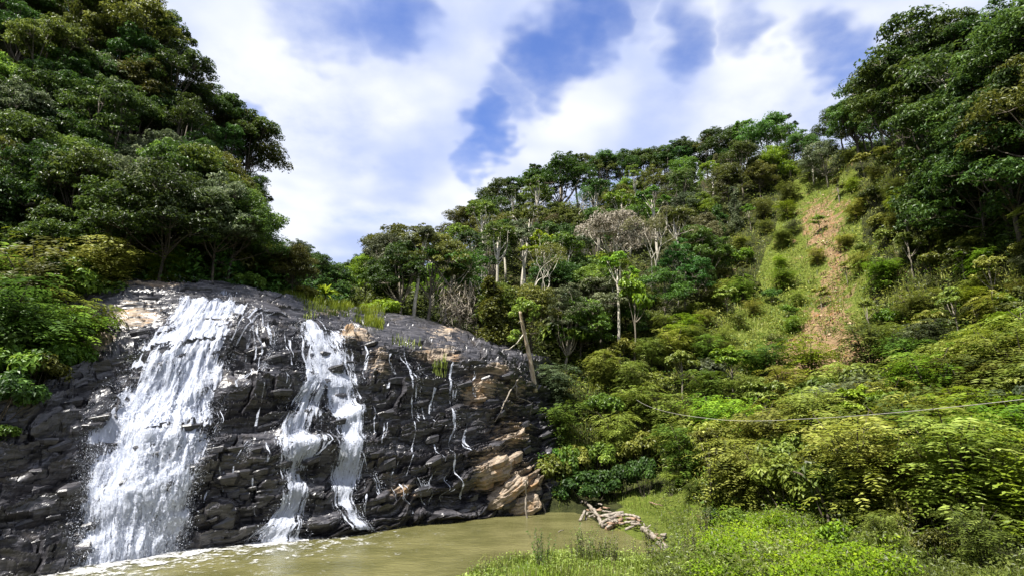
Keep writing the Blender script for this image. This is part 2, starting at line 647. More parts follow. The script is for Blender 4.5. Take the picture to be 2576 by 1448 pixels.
for a in [(150, -350, 88, 16), (400, 0, 90, 15), (490, 150, 92, 14), (640, 300, 102, 14), (690, 430, 108, 13), (690, 560, 118, 12),
          (770, 590, 138, 13), (850, 655, 170, 12), (-300, -300, 80, 16), (-700, -200, 70, 16), (-300, 480, 55, 4), (0, 420, 62, 5), (200, 470, 66, 5), (420, 560, 66, 3),
          (250, 650, 52, 1), (420, 660, 57, 1), (600, 660, 66, 2), (0, 700, 48, 2), (200, 200, 78, 7), (0, 150, 76, 8), (-300, 700, 42, 2), (560, 480, 85, 6),
          (700, 690, 66, 1.5), (800, 700, 84, 2), (870, 690, 125, 3), (770, 660, 100, 4),
          (940, 610, 160, 13), (1050, 560, 150, 16), (1180, 490, 140, 14), (1340, 400, 140, 14), (1560, 375, 146, 14), (1750, 330, 150, 14),
          (1950, 285, 145, 14), (2060, 350, 125, 4), (2120, 240, 105, 11), (2220, 180, 90, 14), (2240, 80, 80, 15), (2350, 0, 76, 15), (2600, -250, 62, 14), (2900, -300, 55, 14),
          (950, 760, 78, 1), (1060, 770, 84, 3), (1150, 800, 76, 3), (1250, 850, 70, 3), (1400, 700, 86, 6), (1300, 600, 105, 8), (1450, 500, 125, 8), (1600, 650, 98, 7), (1600, 800, 80, 3),
          (1800, 600, 98, 6), (1800, 450, 125, 7), (1800, 800, 76, 2), (2050, 600, 94, 0), (2090, 500, 104, 0), (2070, 750, 80, 0), (2020, 880, 68, 0), (2120, 950, 62, 0), (1900, 980, 60, .8),
          (1500, 960, 64, 3), (1650, 950, 66, 2), (1480, 1150, 57, 2), (1700, 1060, 55, 2), (1600, 1180, 53.5, 1.2), (1850, 1120, 48, 2), (2050, 1080, 48, 2.0), (2300, 1080, 42, 3), (2300, 950, 50, 1.5),
          (2320, 800, 60, 1.5), (2250, 600, 78, 2), (2300, 450, 82, 4), (2200, 420, 96, 3), (2575, 900, 42, 3.5), (2575, 600, 50, 7), (2450, 400, 66, 9), (2575, 200, 66, 9), (2575, 1250, 31, 2.2), (2850, 1000, 34, 4)]:
    G(*a)
for (u, v, z) in [(1375, 1288, .05), (1450, 1284, .1), (1480, 1300, .0), (1540, 1335, .0), (1600, 1352, .05), (1640, 1390, .0), (1560, 1385, -.2), (1430, 1395, -.05), (1300, 1410, .05), (1190, 1435, .0), (1160, 1470, .05),
                  (1600, 1270, .7), (1700, 1240, 1.0), (1560, 1250, .6), (1720, 1330, .6), (1800, 1400, .7), (1900, 1300, 1.3), (2050, 1290, 1.8), (2200, 1330, 1.7), (2000, 1440, .9), (1500, 1440, .35), (1700, 1440, .5), (1350, 1440, .3),
                  (2400, 1390, 1.8), (2300, 1448, 1.3), (2600, 1448, 1.6), (1250, 1520, .4), (2000, 1600, 1.0)]:
    ctl.append(Z(u, v, z))
for p in [(0, -40, 4), (40, -40, 8), (-40, -40, 4), (60, 0, 18), (35, 5, 6), (-70, 20, 30), (-60, 0, 25), (0, 260, 70), (120, 240, 85), (-120, 240, 80), (90, 90, 60), (110, 40, 50), (-120, 90, 62), (-110, 20, 50)]:
    ctl.append(np.array(p, float))
CP = np.array(ctl)
_d = np.linalg.norm(CP[:, None, :2] - CP[None, :, :2], axis=-1)
_A = -_d + np.eye(len(CP)) * 1.2
_M = np.zeros((len(CP) + 1, len(CP) + 1))
_M[:-1, :-1] = _A
_M[:-1, -1] = 1
_M[-1, :-1] = 1
_w = np.linalg.solve(_M, np.append(CP[:, 2], 0.0))


def rbf(x, y):
    out = np.full(x.shape, _w[-1])
    for k in range(len(CP)):
        out -= _w[k] * np.hypot(x - CP[k, 0], y - CP[k, 1])
    return out


# pool outline in plan: along the cliff crest, then round the bank
crest = [tuple(CT[6, c, :2] + np.array([0, -0.8])) for c in range(0, 10)]
shore = [Z(u, v, 0)[:2] for (u, v) in [(1390, 1287), (1440, 1286), (1475, 1296), (1510, 1318), (1580, 1345), (1650, 1372), (1630, 1392), (1540, 1385), (1440, 1392), (1330, 1402), (1240, 1418), (1190, 1436), (1165, 1470), (1150, 1520)]]
POOL = crest + [tuple(p) for p in shore] + [(-3, 12), (-10, 6), (-45, 6), (-60, 30)]


def terr_raw(x, y):
    x = np.asarray(x, float)
    y = np.asarray(y, float)
    z = rbf(x, y) + 1.1 * fbm(x * .08, y * .08, 61, 4) + .35 * fbm(x * .5, y * .5, 71, 3) * np.clip((y - 20) / 40, .3, 1)
    ins = in_poly(x, y, POOL)
    dmin = np.full(x.shape, 1e9)
    sh = [np.array(p) for p in shore]
    for p, q in zip(sh[:-1], sh[1:]):
        e = q - p
        t = np.clip(((x - p[0]) * e[0] + (y - p[1]) * e[1]) / (e @ e), 0, 1)
        dmin = np.minimum(dmin, np.hypot(x - p[0] - t * e[0], y - p[1] - t * e[1]))
    z = np.where(ins, np.minimum(z, -0.08 - 0.28 * dmin), z)
    # the bank keeps just above the water line
    near = (~ins) & (y < 75) & (x > -12)
    z = np.where(near, np.maximum(z, np.minimum(0.06 + 0.12 * dmin, 1.0)), z)
    return np.clip(z, -6, 110)


gx = np.concatenate([[-2500, -900, -400, -220], np.arange(-150, 131, 0.8), [180, 400, 900, 2500]])
gy = np.concatenate([[-2000, -500, -150], np.arange(-40, 60, 0.7), np.arange(60, 221, 1.0), [260, 400, 900, 2500]])
TX, TY = np.meshgrid(gx, gy)
far = (np.abs(TX) > 200) | (TY > 300) | (TY < -100)
TZ = terr_raw(TX, TY)
TZ = np.where(far, np.clip(TZ, 5, 70), TZ)


def tz(x, y):
    """bilinear height lookup"""
    x = np.asarray(x, float)
    y = np.asarray(y, float)
    j = np.clip(np.searchsorted(gx, x) - 1, 0, len(gx) - 2)
    i = np.clip(np.searchsorted(gy, y) - 1, 0, len(gy) - 2)
    fx = (x - gx[j]) / (gx[j + 1] - gx[j])
    fy = (y - gy[i]) / (gy[i + 1] - gy[i])
    return (TZ[i, j] * (1 - fx) + TZ[i, j + 1] * fx) * (1 - fy) + (TZ[i + 1, j] * (1 - fx) + TZ[i + 1, j + 1] * fx) * fy


def hit(u, v, dmin=12, dmax=230):
    """where a bearing meets the ground"""
    r = ray(u, v)
    d = np.arange(dmin, dmax, 0.25)
    X = CAM + r * d[:, None]
    zt = np.maximum(tz(X[:, 0], X[:, 1]), -0.02)
    k = np.argmax(X[:, 2] < zt)
    if X[k, 2] >= zt[k]:
        return None, None
    return np.array([X[k, 0], X[k, 1], zt[k]]), d[k]


U_, V_, D_ = proj(np.stack([TX, TY, TZ], -1))
SCAR = [(2060, 470), (2110, 520), (2135, 600), (2125, 700), (2120, 760), (2170, 850), (2240, 930), (2170, 1000), (2040, 1005), (1920, 970), (1905, 890), (2020, 820), (2070, 760), (2060, 650), (2010, 590), (2040, 520)]
soil = np.zeros(TX.shape)
vis = (D_ > 20) & (D_ < 130)
for k in range(9):      # soft edged outline of the slip
    du, dv = [(0, 0), (38, 0), (-38, 0), (0, 30), (0, -30), (20, 20), (-20, 20), (20, -20), (-20, -20)][k]
    soil += in_poly(U_ + du, V_ + dv, SCAR) / 9.0
soil = soil * vis * (TX > 10) * (TY > 30)


def ground_mat():
    m, t = mat_new('forest_floor')
    g = t.n('ShaderNodeTexCoord')
    so_ = t.n('ShaderNodeAttribute', attribute_name='soil').outputs['Fac']
    gr = t.n('ShaderNodeAttribute', attribute_name='grassy').outputs['Fac']
    n1 = t.noise(g.outputs['Object'], 0.9, 8, 0.65)
    n2 = t.noise(g.outputs['Object'], 3.5, 6, 0.7)
    forest = t.mix(t.smooth(n1.outputs[0], .35, .65), (.016, .020, .007), (.045, .050, .016))
    grass = t.mix(t.smooth(n2.outputs[0], .35, .65), (.060, .085, .012), (.13, .155, .028))
    earth = t.mix(t.smooth(n2.outputs[0], .3, .7), (.11, .068, .034), (.30, .205, .118))
    earth = t.mix(t.smooth(n1.outputs[0], .52, .72), earth, (.29, .130, .055))
    c = t.mix(t.smooth(t.math('ADD', gr, t.math('MULTIPLY', t.math('SUBTRACT', n1.outputs[0], .5), .8)), .3, .7), forest, grass)
    c = t.mix(t.smooth(t.math('ADD', so_, t.math('MULTIPLY', t.math('SUBTRACT', t.noise(g.outputs['Object'], .35, 6, .7, 1.0).outputs[0], .5), 3.8)), .38, .80), c, earth)
    pr = t.n('ShaderNodeBsdfPrincipled')
    t.l(c, pr.inputs['Base Color'])
    pr.inputs['Roughness'].default_value = 0.95
    pr.inputs['Specular IOR Level'].default_value = 0.1
    bp = t.n('ShaderNodeBump')
    bp.inputs['Strength'].default_value = 1.0
    bp.inputs['Distance'].default_value = 0.4
    t.l(t.math('ADD', n1.outputs[0], n2.outputs[0]), bp.inputs['Height'])
    t.l(bp.outputs[0], pr.inputs['Normal'])
    out = t.n('ShaderNodeOutputMaterial')
    t.l(pr.outputs[0], out.inputs[0])
    return m


GRASSY = [(1700, 1230), (2020, 950), (1760, 900), (1900, 700), (2000, 450), (2150, 430), (2200, 800), (2400, 1000), (2300, 1300), (2600, 1460), (1100, 1460), (1300, 1390), (1560, 1290), (1540, 1240)]
grassy = np.where((D_ > 10) & (D_ < 130) & (TX > -5) & (TY > 10), in_poly(U_, V_, GRASSY) * 1.0, 0.0)
terrain = obj('terrain', mesh('terrain', np.stack([TX, TY, TZ], -1).reshape(-1, 3), grid_faces(len(gy), len(gx)), ground_mat(), True,
                              {'soil': soil.ravel(), 'grassy': grassy.ravel()}))
tag(terrain, 'steep wooded valley sides and grassy bank around the pool', None, None, 'structure')

# ------------------------------------------------------------------ pool water
def water_mat():
    m, t = mat_new('pool_water')
    g = t.n('ShaderNodeTexCoord')
    n1 = t.noise(g.outputs['Object'], 0.25, 4, 0.55)
    mp = t.n('ShaderNodeMapping')
    mp.inputs['Scale'].default_value = (1.0, 1.9, 1)
    mp.inputs['Rotation'].default_value = (0, 0, 0.5)
    t.l(g.outputs['Object'], mp.inputs[0])
    n2 = t.noise(mp.outputs[0], 2.2, 5, 0.6, 0.4)
    n3 = t.noise(mp.outputs[0], 0.7, 3, 0.5, 0.2)
    c = t.mix(t.smooth(n1.outputs[0], .35, .65), (.085, .082, .030), (.130, .122, .050))
    pr = t.n('ShaderNodeBsdfPrincipled')
    t.l(c, pr.inputs['Base Color'])
    pr.inputs['Roughness'].default_value = 0.13
    pr.inputs['IOR'].default_value = 1.33
    bp = t.n('ShaderNodeBump')
    bp.inputs['Strength'].default_value = 0.8
    bp.inputs['Distance'].default_value = 0.07
    t.l(t.math('ADD', n2.outputs[0], t.math('MULTIPLY', n3.outputs[0], 1.3)), bp.inputs['Height'])
    t.l(bp.outputs[0], pr.inputs['Normal'])
    out = t.n('ShaderNodeOutputMaterial')
    t.l(pr.outputs[0], out.inputs[0])
    return m


px = np.linspace(-75, 22, 120)
py = np.linspace(-10, 64, 100)
PX, PY = np.meshgrid(px, py)
PZ = 0.035 * fbm(PX * .5, PY * .5, 77, 3)
tag(obj('pool_water', mesh('pool_water', np.stack([PX, PY, PZ], -1).reshape(-1, 3), grid_faces(100, 120), water_mat(), True)),
    'murky olive pool below the waterfalls', None, None, 'structure')
# ------------------------------------------------------------------ plant prototypes
def limb(rng, a, b, sag=0.12, n=5):
    a, b = np.asarray(a, float), np.asarray(b, float)
    t = np.linspace(0, 1, n)[:, None]
    L = np.linalg.norm(b - a)
    off = rng.normal(size=3) * L * 0.10
    off[2] = -abs(off[2]) * 0.5 - L * sag
    return a * (1 - t) + b * t + off * (4 * t * (1 - t)) * 0.6


def sphere_dirs(rng, n, zmin=-0.3):
    z = rng.uniform(zmin, 1, n)
    a = rng.uniform(0, 2 * math.pi, n)
    r = np.sqrt(1 - z * z)
    return np.stack([r * np.cos(a), r * np.sin(a), z], -1)


def dome_leaves(acc, rng, c, r, n, L, asp, flat=0.65, zmin=-0.35, tint0=0.5, droop=0.35):
    d = sphere_dirs(rng, n, zmin)
    rad = r * rng.uniform(0.45, 1.0, n) ** 0.6
    pos = c + d * rad[:, None] * np.array([1, 1, flat])
    nr = d * 0.75 + np.array([0, 0, 0.55]) + rng.normal(size=(n, 3)) * 0.38
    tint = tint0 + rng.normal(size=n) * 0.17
    leaves(acc, pos, nr, L * rng.uniform(.65, 1.25, n), asp, rng, droop, d * 0.7, tint)


class Proto:
    pass


def finish(tr, cr, H, R, zc, rz, bark, tone, k=0):
    p = Proto()
    p.trunk = tr.build('trunk', bark, True) if tr and tr.n else None
    p.crown = cr.build('crown', TONES[tone], False) if cr and cr.n else None
    p.H, p.R, p.zc, p.rz = H, R, zc, rz
    return p


def canopy(seed, H=13.0, R=4.6, bare=0.42, lobes=9, nleaf=7000, L=0.44, asp=0.5, bark=None, open_=0.0, flat=0.7, lean=0.0):
    rng = np.random.default_rng(seed)
    tr, cr = Acc(), Acc()
    fork = H * bare
    lx = rng.normal(size=2) * lean
    tp = np.array([[0, 0, -1.2], [lx[0] * .2, lx[1] * .2, fork * .35], [lx[0] * .5 + .12, lx[1] * .5, fork * .7], [lx[0], lx[1], fork], [lx[0] * 1.2, lx[1] * 1.2, H * .82]])
    r0 = 0.017 * H
    tr.tube(tp, [r0 * 1.25, r0, r0 * .85, r0 * .72, r0 * .2], 7)
    cen = []
    for k in range(lobes):
        a = k * 2.399 + rng.uniform(-.5, .5)
        rr = R * (0.15 if k == 0 else rng.uniform(.35, .78))
        lr = R * rng.uniform(.30, .46)
        top = H - (rr / R) ** 1.4 * (H - fork) * rng.uniform(.30, 1.05)
        c = np.array([lx[0] + rr * math.cos(a), lx[1] + rr * math.sin(a), top - lr * flat])
        cen.append((c, lr))
    tot = sum(lr ** 2 for _, lr in cen)
    for c, lr in cen:
        zb_ = max(fork * rng.uniform(.85, 1.15), c[2] * rng.uniform(.45, .7) if bare < .15 else 0)
        base = np.array([lx[0] * min(1, zb_ / max(fork, .1)), lx[1] * min(1, zb_ / max(fork, .1)), zb_])
        if base[2] > c[2] - .3:
            base[2] = c[2] - .8
        tr.tube(limb(rng, base, c), np.linspace(r0 * (.3 if bare < .15 else .48), r0 * .1, 5), 5, cap=False)
        nc = max(6, int(10 + 6 * lr))
        dirs = sphere_dirs(rng, nc, -.45)
        for d in dirs:
            cc = c + d * lr * np.array([1, 1, flat]) * rng.uniform(.62, 1.05)
            if rng.random() < open_:
                continue
            n = int(nleaf * lr ** 2 / tot / nc * rng.uniform(.5, 1.5))
            if n < 3:
                continue
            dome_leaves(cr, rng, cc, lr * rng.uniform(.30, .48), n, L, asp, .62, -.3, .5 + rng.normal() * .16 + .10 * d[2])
            if rng.random() < .45:
                tr.tube(limb(rng, c - np.array([0, 0, lr * .2]), cc, .03, 3), [r0 * .13, r0 * .09, r0 * .04], 4, cap=False)
    return finish(tr, cr, H, R, (H + fork) / 2 + .4, (H - fork) / 2 + .3, bark or BARK_GREY, 'dark green')


def slender(seed, H=16.0, R=3.0, nleaf=3000, L=0.40, bark=None):
    return canopy(seed, H, R, .60, 7, nleaf, L, .5, bark or BARK_PALE, .25, .75, .5)


def feathery(seed, H=4.5, R=2.6, nf=430, FL=0.95, pairs=6):
    """arching stems carrying tiers of long pinnate fronds"""
    rng = np.random.default_rng(seed)
    tr, cr = Acc(), Acc()
    tips = []
    ns = 7
    for k in range(ns):
        a = k * 2 * math.pi / ns + rng.uniform(-.4, .4)
        rr = R * rng.uniform(.25, .7)
        top = np.array([rr * math.cos(a), rr * math.sin(a), H * rng.uniform(.68, .95)])
        pts = np.array([[0.15 * math.cos(a), 0.15 * math.sin(a), -.5], [top[0] * .25, top[1] * .25, top[2] * .45], [top[0] * .62, top[1] * .62, top[2] * .82], top])
        tr.tube(pts, [.06, .05, .035, .015], 5, cap=False)
        for q in range(12):
            f = rng.uniform(.12, 1.0)
            i = min(int(f * 3), 2)
            g = f * 3 - i
            tips.append((pts[i] * (1 - g) + pts[i + 1] * g, a))
    for k in range(nf):
        b, a0 = tips[rng.integers(len(tips))]
        a = rng.uniform(0, 2 * math.pi)
        out = np.array([math.cos(a), math.sin(a), 0])
        L = FL * rng.uniform(.65, 1.25)
        st = b + rng.normal(size=3) * np.array([.35, .35, .22]) + out * rng.uniform(0, R * .45)
        st[2] = min(st[2], H - .35 * (np.hypot(st[0], st[1]) / R) ** 2 * H * .6)
        rise = rng.uniform(-.05, .45)
        t = np.linspace(.08, 1, pairs)
        spine = st + out * (L * t)[:, None] + np.array([0, 0, 1.0]) * (L * (rise * t - .75 * t ** 2))[:, None]
        side = np.array([-out[1], out[0], 0])
        n = np.tile(np.array([0, 0, 1.0]) + out * .25, (pairs * 2, 1)) + rng.normal(size=(pairs * 2, 3)) * .12
        ll = L * .42 * np.sin(np.clip(t * .9 + .12, 0, 1) * math.pi) ** .6
        c = np.vstack([spine + side * (ll * .5)[:, None], spine - side * (ll * .5)[:, None]])
        td = np.vstack([np.tile(side + out * .45, (pairs, 1)), np.tile(-side + out * .45, (pairs, 1))]) - np.array([0, 0, .2])
        leaves(cr, c, n, np.concatenate([ll, ll]), .36, rng, tint=np.full(pairs * 2, np.clip(.5 + rng.normal() * .2, 0, 1)), tdir=td, fold=.05)
    return finish(tr, cr, H, R, H * .56, H * .46, BARK_DARK, 'yellow green')


def bushy(seed, H=3.2, R=2.2, nleaf=2600, L=0.34, asp=.55, lobes=7, bark=None):
    rng = np.random.default_rng(seed)
    tr, cr = Acc(), Acc()
    for k in range(lobes):
        a = k * 2.399 + rng.uniform(-.3, .3)
        rr = R * (.1 if k == 0 else rng.uniform(.35, .7))
        lr = R * rng.uniform(.34, .5)
        c = np.array([rr * math.cos(a), rr * math.sin(a), max(.35 * H, H - lr * .8 - (rr / R) ** 2 * H * rng.uniform(.2, .7))])
        tr.tube(limb(rng, (rr * .15 * math.cos(a), rr * .15 * math.sin(a), -.4), c, .02), np.linspace(.055, .015, 5), 5, cap=False)
        n = nleaf // lobes
        for q in range(5):
            d = sphere_dirs(rng, 1, -.5)[0]
            dome_leaves(cr, rng, c + d * lr * .5, lr * rng.uniform(.5, .75), n // 5, L, asp, .8, -.75, .5 + rng.normal() * .14)
    return finish(tr, cr, H, R, H * .55, H * .5, bark or BARK_DARK, 'fresh green')


def column(seed, H=9.0, R=1.7, nleaf=5200, L=.30, asp=.62):
    """slim tree wrapped from foot to top in creeper"""
    rng = np.random.default_rng(seed)
    tr, cr = Acc(), Acc()
    tr.tube([[0, 0, -.8], [.1, 0, H * .4], [.0, .1, H * .96]], [.16, .13, .05], 6)
    nc = 90
    for k in range(nc):
        z = H * (k + .5) / nc
        a = rng.uniform(0, 2 * math.pi)
        w = R * (0.55 + .45 * math.sin(z * 1.7 + seed) * .5 + .25 * rng.random()) * (1 - .45 * (z / H) ** 2)
        c = np.array([w * .6 * math.cos(a), w * .6 * math.sin(a), z])
        dome_leaves(cr, rng, c, w * .55, nleaf // nc, L, asp, 1.1, -.8, .5 + rng.normal() * .15, 1.2)
    return finish(tr, cr, H, R, H * .52, H * .5, BARK_DARK, 'olive green')


def grow(acc, tips, rng, p, d, L, r, depth, spread=.55, up=.25, k=5):
    n = 4
    pts = [np.array(p, float)]
    dd = np.array(d, float)
    for i in range(n):
        dd = dd + rng.normal(size=3) * .13 + np.array([0, 0, up * .12])
        dd = dd / np.linalg.norm(dd)
        pts.append(pts[-1] + dd * L / n)
    acc.tube(pts, np.linspace(r, r * .62, n + 1), k, cap=False)
    if depth == 0:
        tips.append((pts[-1], dd))
        return
    for c in range(rng.integers(2, 4)):
        nd = dd + rng.normal(size=3) * spread
        nd[2] += up
        grow(acc, tips, rng, pts[-1 if c < 2 else -2], nd / np.linalg.norm(nd), L * rng.uniform(.6, .85), r * rng.uniform(.5, .66), depth - 1, spread, up, 4)


def forked(seed, H=12.0, trunk=.5, leafy=900, depth=4, r=.20, L=.26, spread=.42, up=.35):
    rng = np.random.default_rng(seed)
    tr, cr = Acc(), Acc()
    tips = []
    grow(tr, tips, rng, (0, 0, -.6), (.03, .02, 1), H * trunk, r, depth, spread, up, 7)
    if leafy:
        per = max(2, leafy // len(tips))
        for p, d in tips:
            dome_leaves(cr, rng, p, .75, per, L, .5, .7, -.6, .55 + rng.normal() * .15)
    T = np.array([p for p, _ in tips])
    top, R = T[:, 2].max() + .5, np.abs(T[:, :2]).max() + .5
    return finish(tr, cr, top, R, (top + H * trunk) / 2, (top - H * trunk) / 2, BARK_PALE, 'straw brown')


PROTO = {}
CANOPY = [dict(H=12, R=4.4, bare=.20, lobes=13, nleaf=12500, L=.31), dict(H=13.5, R=4.0, bare=.24, lobes=15, nleaf=12500, L=.30, open_=.12, flat=.9), dict(H=11.5, R=5.2, bare=.28, lobes=14, nleaf=12500, L=.33, flat=.5),
          dict(H=14.5, R=4.3, bare=.22, lobes=17, nleaf=13500, L=.31, open_=.10, flat=.8, lean=.8), dict(H=13, R=5.0, bare=.34, lobes=12, nleaf=11500, L=.34, open_=.22, flat=.65, lean=.9), dict(H=15.5, R=3.6, bare=.18, lobes=18, nleaf=12000, L=.29, open_=.15, flat=1.0, lean=.6)]
for k, kw in enumerate(CANOPY):
    PROTO['canopy%d' % k] = canopy(100 + k, **kw)
WALL = [dict(H=11, R=4.2, bare=.07, lobes=22, nleaf=14500, L=.31, flat=.8), dict(H=12.5, R=3.9, bare=.06, lobes=24, nleaf=14500, L=.30, flat=.95, lean=.5), dict(H=10, R=4.6, bare=.08, lobes=22, nleaf=14500, L=.34, open_=.08, flat=.65)]
for k, kw in enumerate(WALL):
    PROTO['wall%d' % k] = canopy(150 + k, bark=BARK_DARK, **kw)
for k in range(3):
    PROTO['slender%d' % k] = slender(200 + k, 15 + k, 2.9 + .3 * k, 3000 + 500 * k)
for k in range(2):
    PROTO['spread%d' % k] = canopy(250 + k, 11, 5.2, .55, 11, 5600, .42, .45, BARK_PALE, .12, .42, .6)
for k in range(4):
    PROTO['feather%d' % k] = feathery(300 + k, 4.3 + .4 * k, 2.5 + .2 * k)
for k in range(3):
    PROTO['bush%d' % k] = bushy(400 + k, 3.0 + .3 * k, 2.1 + .15 * k)
for k in range(2):
    PROTO['broad%d' % k] = bushy(450 + k, 3.4, 2.3, 1100, .62, .68, 7)
for k in range(2):
    PROTO['column%d' % k] = column(500 + k, 9 + k, 1.7)
PROTO['forked0'] = forked(600, 14, .42, 1500, 4)
PROTO['forked1'] = forked(601, 12, .46, 500, 4)
PROTO['sapling0'] = canopy(700, 6.5, 1.9, .40, 6, 1500, .34, .5, BARK_GREY, .1, .7, .3)
PROTO['sapling1'] = canopy(701, 5.5, 2.1, .45, 6, 1300, .42, .6, BARK_GREY, .1, .5, .3)

PLANTS = []       # everything planted, for the labels


def plant(pname, loc, scale=1.0, rot=None, tone=None, name='tree', cat='tree', group=None, label=None, what='tree', region='', tilt=(0, 0), zs=1.0, bark=None):
    pr = PROTO[pname]
    o = empty(name, loc)
    o.rotation_euler = (tilt[0], tilt[1], random.uniform(0, 6.28) if rot is None else rot)
    o.scale = (scale, scale, scale * zs)
    if pr.trunk:
        t = obj('trunk' if cat == 'tree' else 'stem', pr.trunk, o)
        if bark:
            t.material_slots[0].link = 'OBJECT'
            t.material_slots[0].material = bark
    if pr.crown:
        c = obj('crown' if cat == 'tree' else 'foliage', pr.crown, o)
        if tone:
            c.material_slots[0].link = 'OBJECT'
            c.material_slots[0].material = TONES[tone]
    tag(o, label, cat, group)
    X = np.array(loc) + np.array([0, 0, pr.zc * scale * zs])
    u, v, d = proj(X[None])
    PLANTS.append(dict(o=o, u=float(u[0]), v=float(v[0]), d=float(d[0]), tone=tone, what=what, region=region, label=label, scale=scale))
    return o


# ------------------------------------------------------------------ where things grow
SKYL = np.array([(-300, -500), (300, -120), (380, -30), (430, 20), (480, 110), (495, 190), (560, 215), (635, 285), (650, 340), (690, 420), (684, 560), (750, 592), (820, 645), (900, 652), (940, 605), (965, 565), (1035, 548), (1110, 570),
                 (1180, 500), (1240, 445), (1300, 430), (1345, 392), (1410, 370), (1500, 368), (1600, 362), (1650, 345), (1740, 318), (1850, 305), (1900, 282), (1980, 285), (2010, 335), (2065, 335), (2080, 250), (2120, 225), (2190, 200), (2225, 110), (2285, 55), (2345, -20), (2400, -250), (2900, -500)], float)


def skyv(u):
    return np.interp(u, SKYL[:, 0], SKYL[:, 1])


NOGO = [(285, 706), (440, 714), (565, 722), (700, 742), (760, 770), (840, 800), (960, 800), (1140, 832), (1190, 870), (1290, 910), (1325, 960), (1330, 1000), (1345, 1060), (1315, 1130), (1310, 1195), (1370, 1225), (1375, 1290),
        (1450, 1292), (1500, 1345), (1640, 1372), (1640, 1400), (1180, 1440), (1150, 1600), (-100, 1600), (-100, 1060), (20, 1060), (130, 990), (200, 930), (205, 760)]
BW, BH_ = 322, 181
occ = np.zeros((BH_, BW), bool)
yy, xx = np.mgrid[0:BH_, 0:BW]
PXU, PXV = (xx + .5) * 8, (yy + .5) * 8


def ell(u, v, ru, rv):
    return ((PXU - u) / ru) ** 2 + ((PXV - v) / rv) ** 2 < 1


def sees(p):
    """is a point in view over the ground in front of it"""
    t = np.linspace(.1, .97, 60)
    X = CAM + (p - CAM) * t[:, None]
    return bool(np.all(X[:, 2] > tz(X[:, 0], X[:, 1]) - .3))


def line_below(u, pts):
    pts = np.array(pts, float)
    return np.interp(u, pts[:, 0], pts[:, 1])


FOREST_EDGE = [(880, 735), (1100, 800), (1330, 960), (1500, 880), (1700, 800), (1770, 740), (1830, 610), (1900, 490), (2060, 380), (2100, 340), (2300, 390), (2380, 520), (2420, 630), (2600, 610), (2900, 600)]
BANK_EDGE = [(1300, 1290), (1380, 1265), (1540, 1205), (1700, 1190), (1780, 1290), (2000, 1300), (2200, 1360), (2400, 1400), (2600, 1440), (2900, 1500)]
cands = []
rr_ = np.random.default_rng(11)
for i in range(9000):
    d = rr_.uniform(30, 190)
    u = rr_.uniform(-250, 2800)
    x = (u - PW / 2) / FOC * d * 1.0
    y = d * 1.0
    z = float(tz(x, y))
    if z < .3:
        continue
    uu, vv, dd = proj(np.array([[x, y, z]]))
    cands.append((float(dd[0]), float(uu[0]), float(vv[0]), x, y, z))


def region(u, v, d):
    if u < 880 and v < 760:
        return 'left'
    if u >= 880 and v < line_below(u, FOREST_EDGE) + 25:
        return 'right' if u > 2075 else 'centre'
    if u > 1330 and v < line_below(u, BANK_EDGE) - 5:
        return 'slope' if v < 960 - 60 * (u < 1800) else 'thicket'
    return None


REG = {
    'left': (['canopy0', 'canopy1', 'canopy2', 'canopy3', 'canopy4', 'canopy5', 'slender0', 'bush0', 'broad0', 'column0', 'feather2', 'wall0', 'wall1', 'wall2'], [3, 3, 3, 3, 3, 3, .6, 1.6, .8, .5, 1.4, 5, 5, 5],
             ['dark green', 'deep green', 'olive green', 'fresh green', 'grey green'], [4, 3, 2.4, 1.8, .8], (.7, 1.2), 62),
    'centre': (['canopy0', 'canopy1', 'canopy2', 'canopy3', 'canopy4', 'canopy5', 'slender0', 'slender1', 'slender2', 'spread0', 'spread1', 'forked0', 'column1', 'sapling0', 'broad1', 'wall0', 'wall1', 'wall2'], [2, 2, 2, 2, 2, 2, 2, 2, 2, 1.1, 1.1, .9, .9, 1.2, .6, 3.6, 3.6, 3.6],
               ['dark green', 'deep green', 'olive green', 'fresh green', 'grey green', 'lime green', 'straw brown'], [2.0, 3.2, 2.4, 3.4, 1.6, 1.4, .6], (.62, 1.05), 50),
    'right': (['canopy0', 'canopy1', 'canopy2', 'canopy3', 'canopy4', 'canopy5', 'slender0', 'spread0', 'sapling0', 'wall0', 'wall1', 'wall2'], [3, 3, 3, 3, 3, 3, 1.2, .6, 1, 7, 7, 7],
              ['dark green', 'deep green', 'olive green', 'fresh green'], [8, 1.2, 1.2, .3], (.9, 1.4), 66),
    'slope': (['feather0', 'feather1', 'feather2', 'feather3', 'bush0', 'bush1', 'bush2', 'sapling0', 'sapling1'], [2, 2, 2, 2, 1.1, 1.1, 1.1, .5, .5],
              ['yellow green', 'lime green', 'olive green', 'fresh green', 'grey green'], [4.6, 2.4, 2.0, .9, .5], (.50, .95), 44),
    'thicket': (['feather0', 'feather1', 'feather2', 'feather3', 'bush0', 'bush1', 'bush2', 'sapling0', 'sapling1', 'broad0', 'broad1'], [2.6, 2.6, 2.6, 2.6, .9, .9, .9, 1.1, 1.1, .35, .35],
                ['yellow green', 'lime green', 'fresh green', 'olive green', 'grey green', 'deep green'], [5.0, 2.2, 1.2, 1.4, 1.2, .3], (.9, 1.35), 80),
}
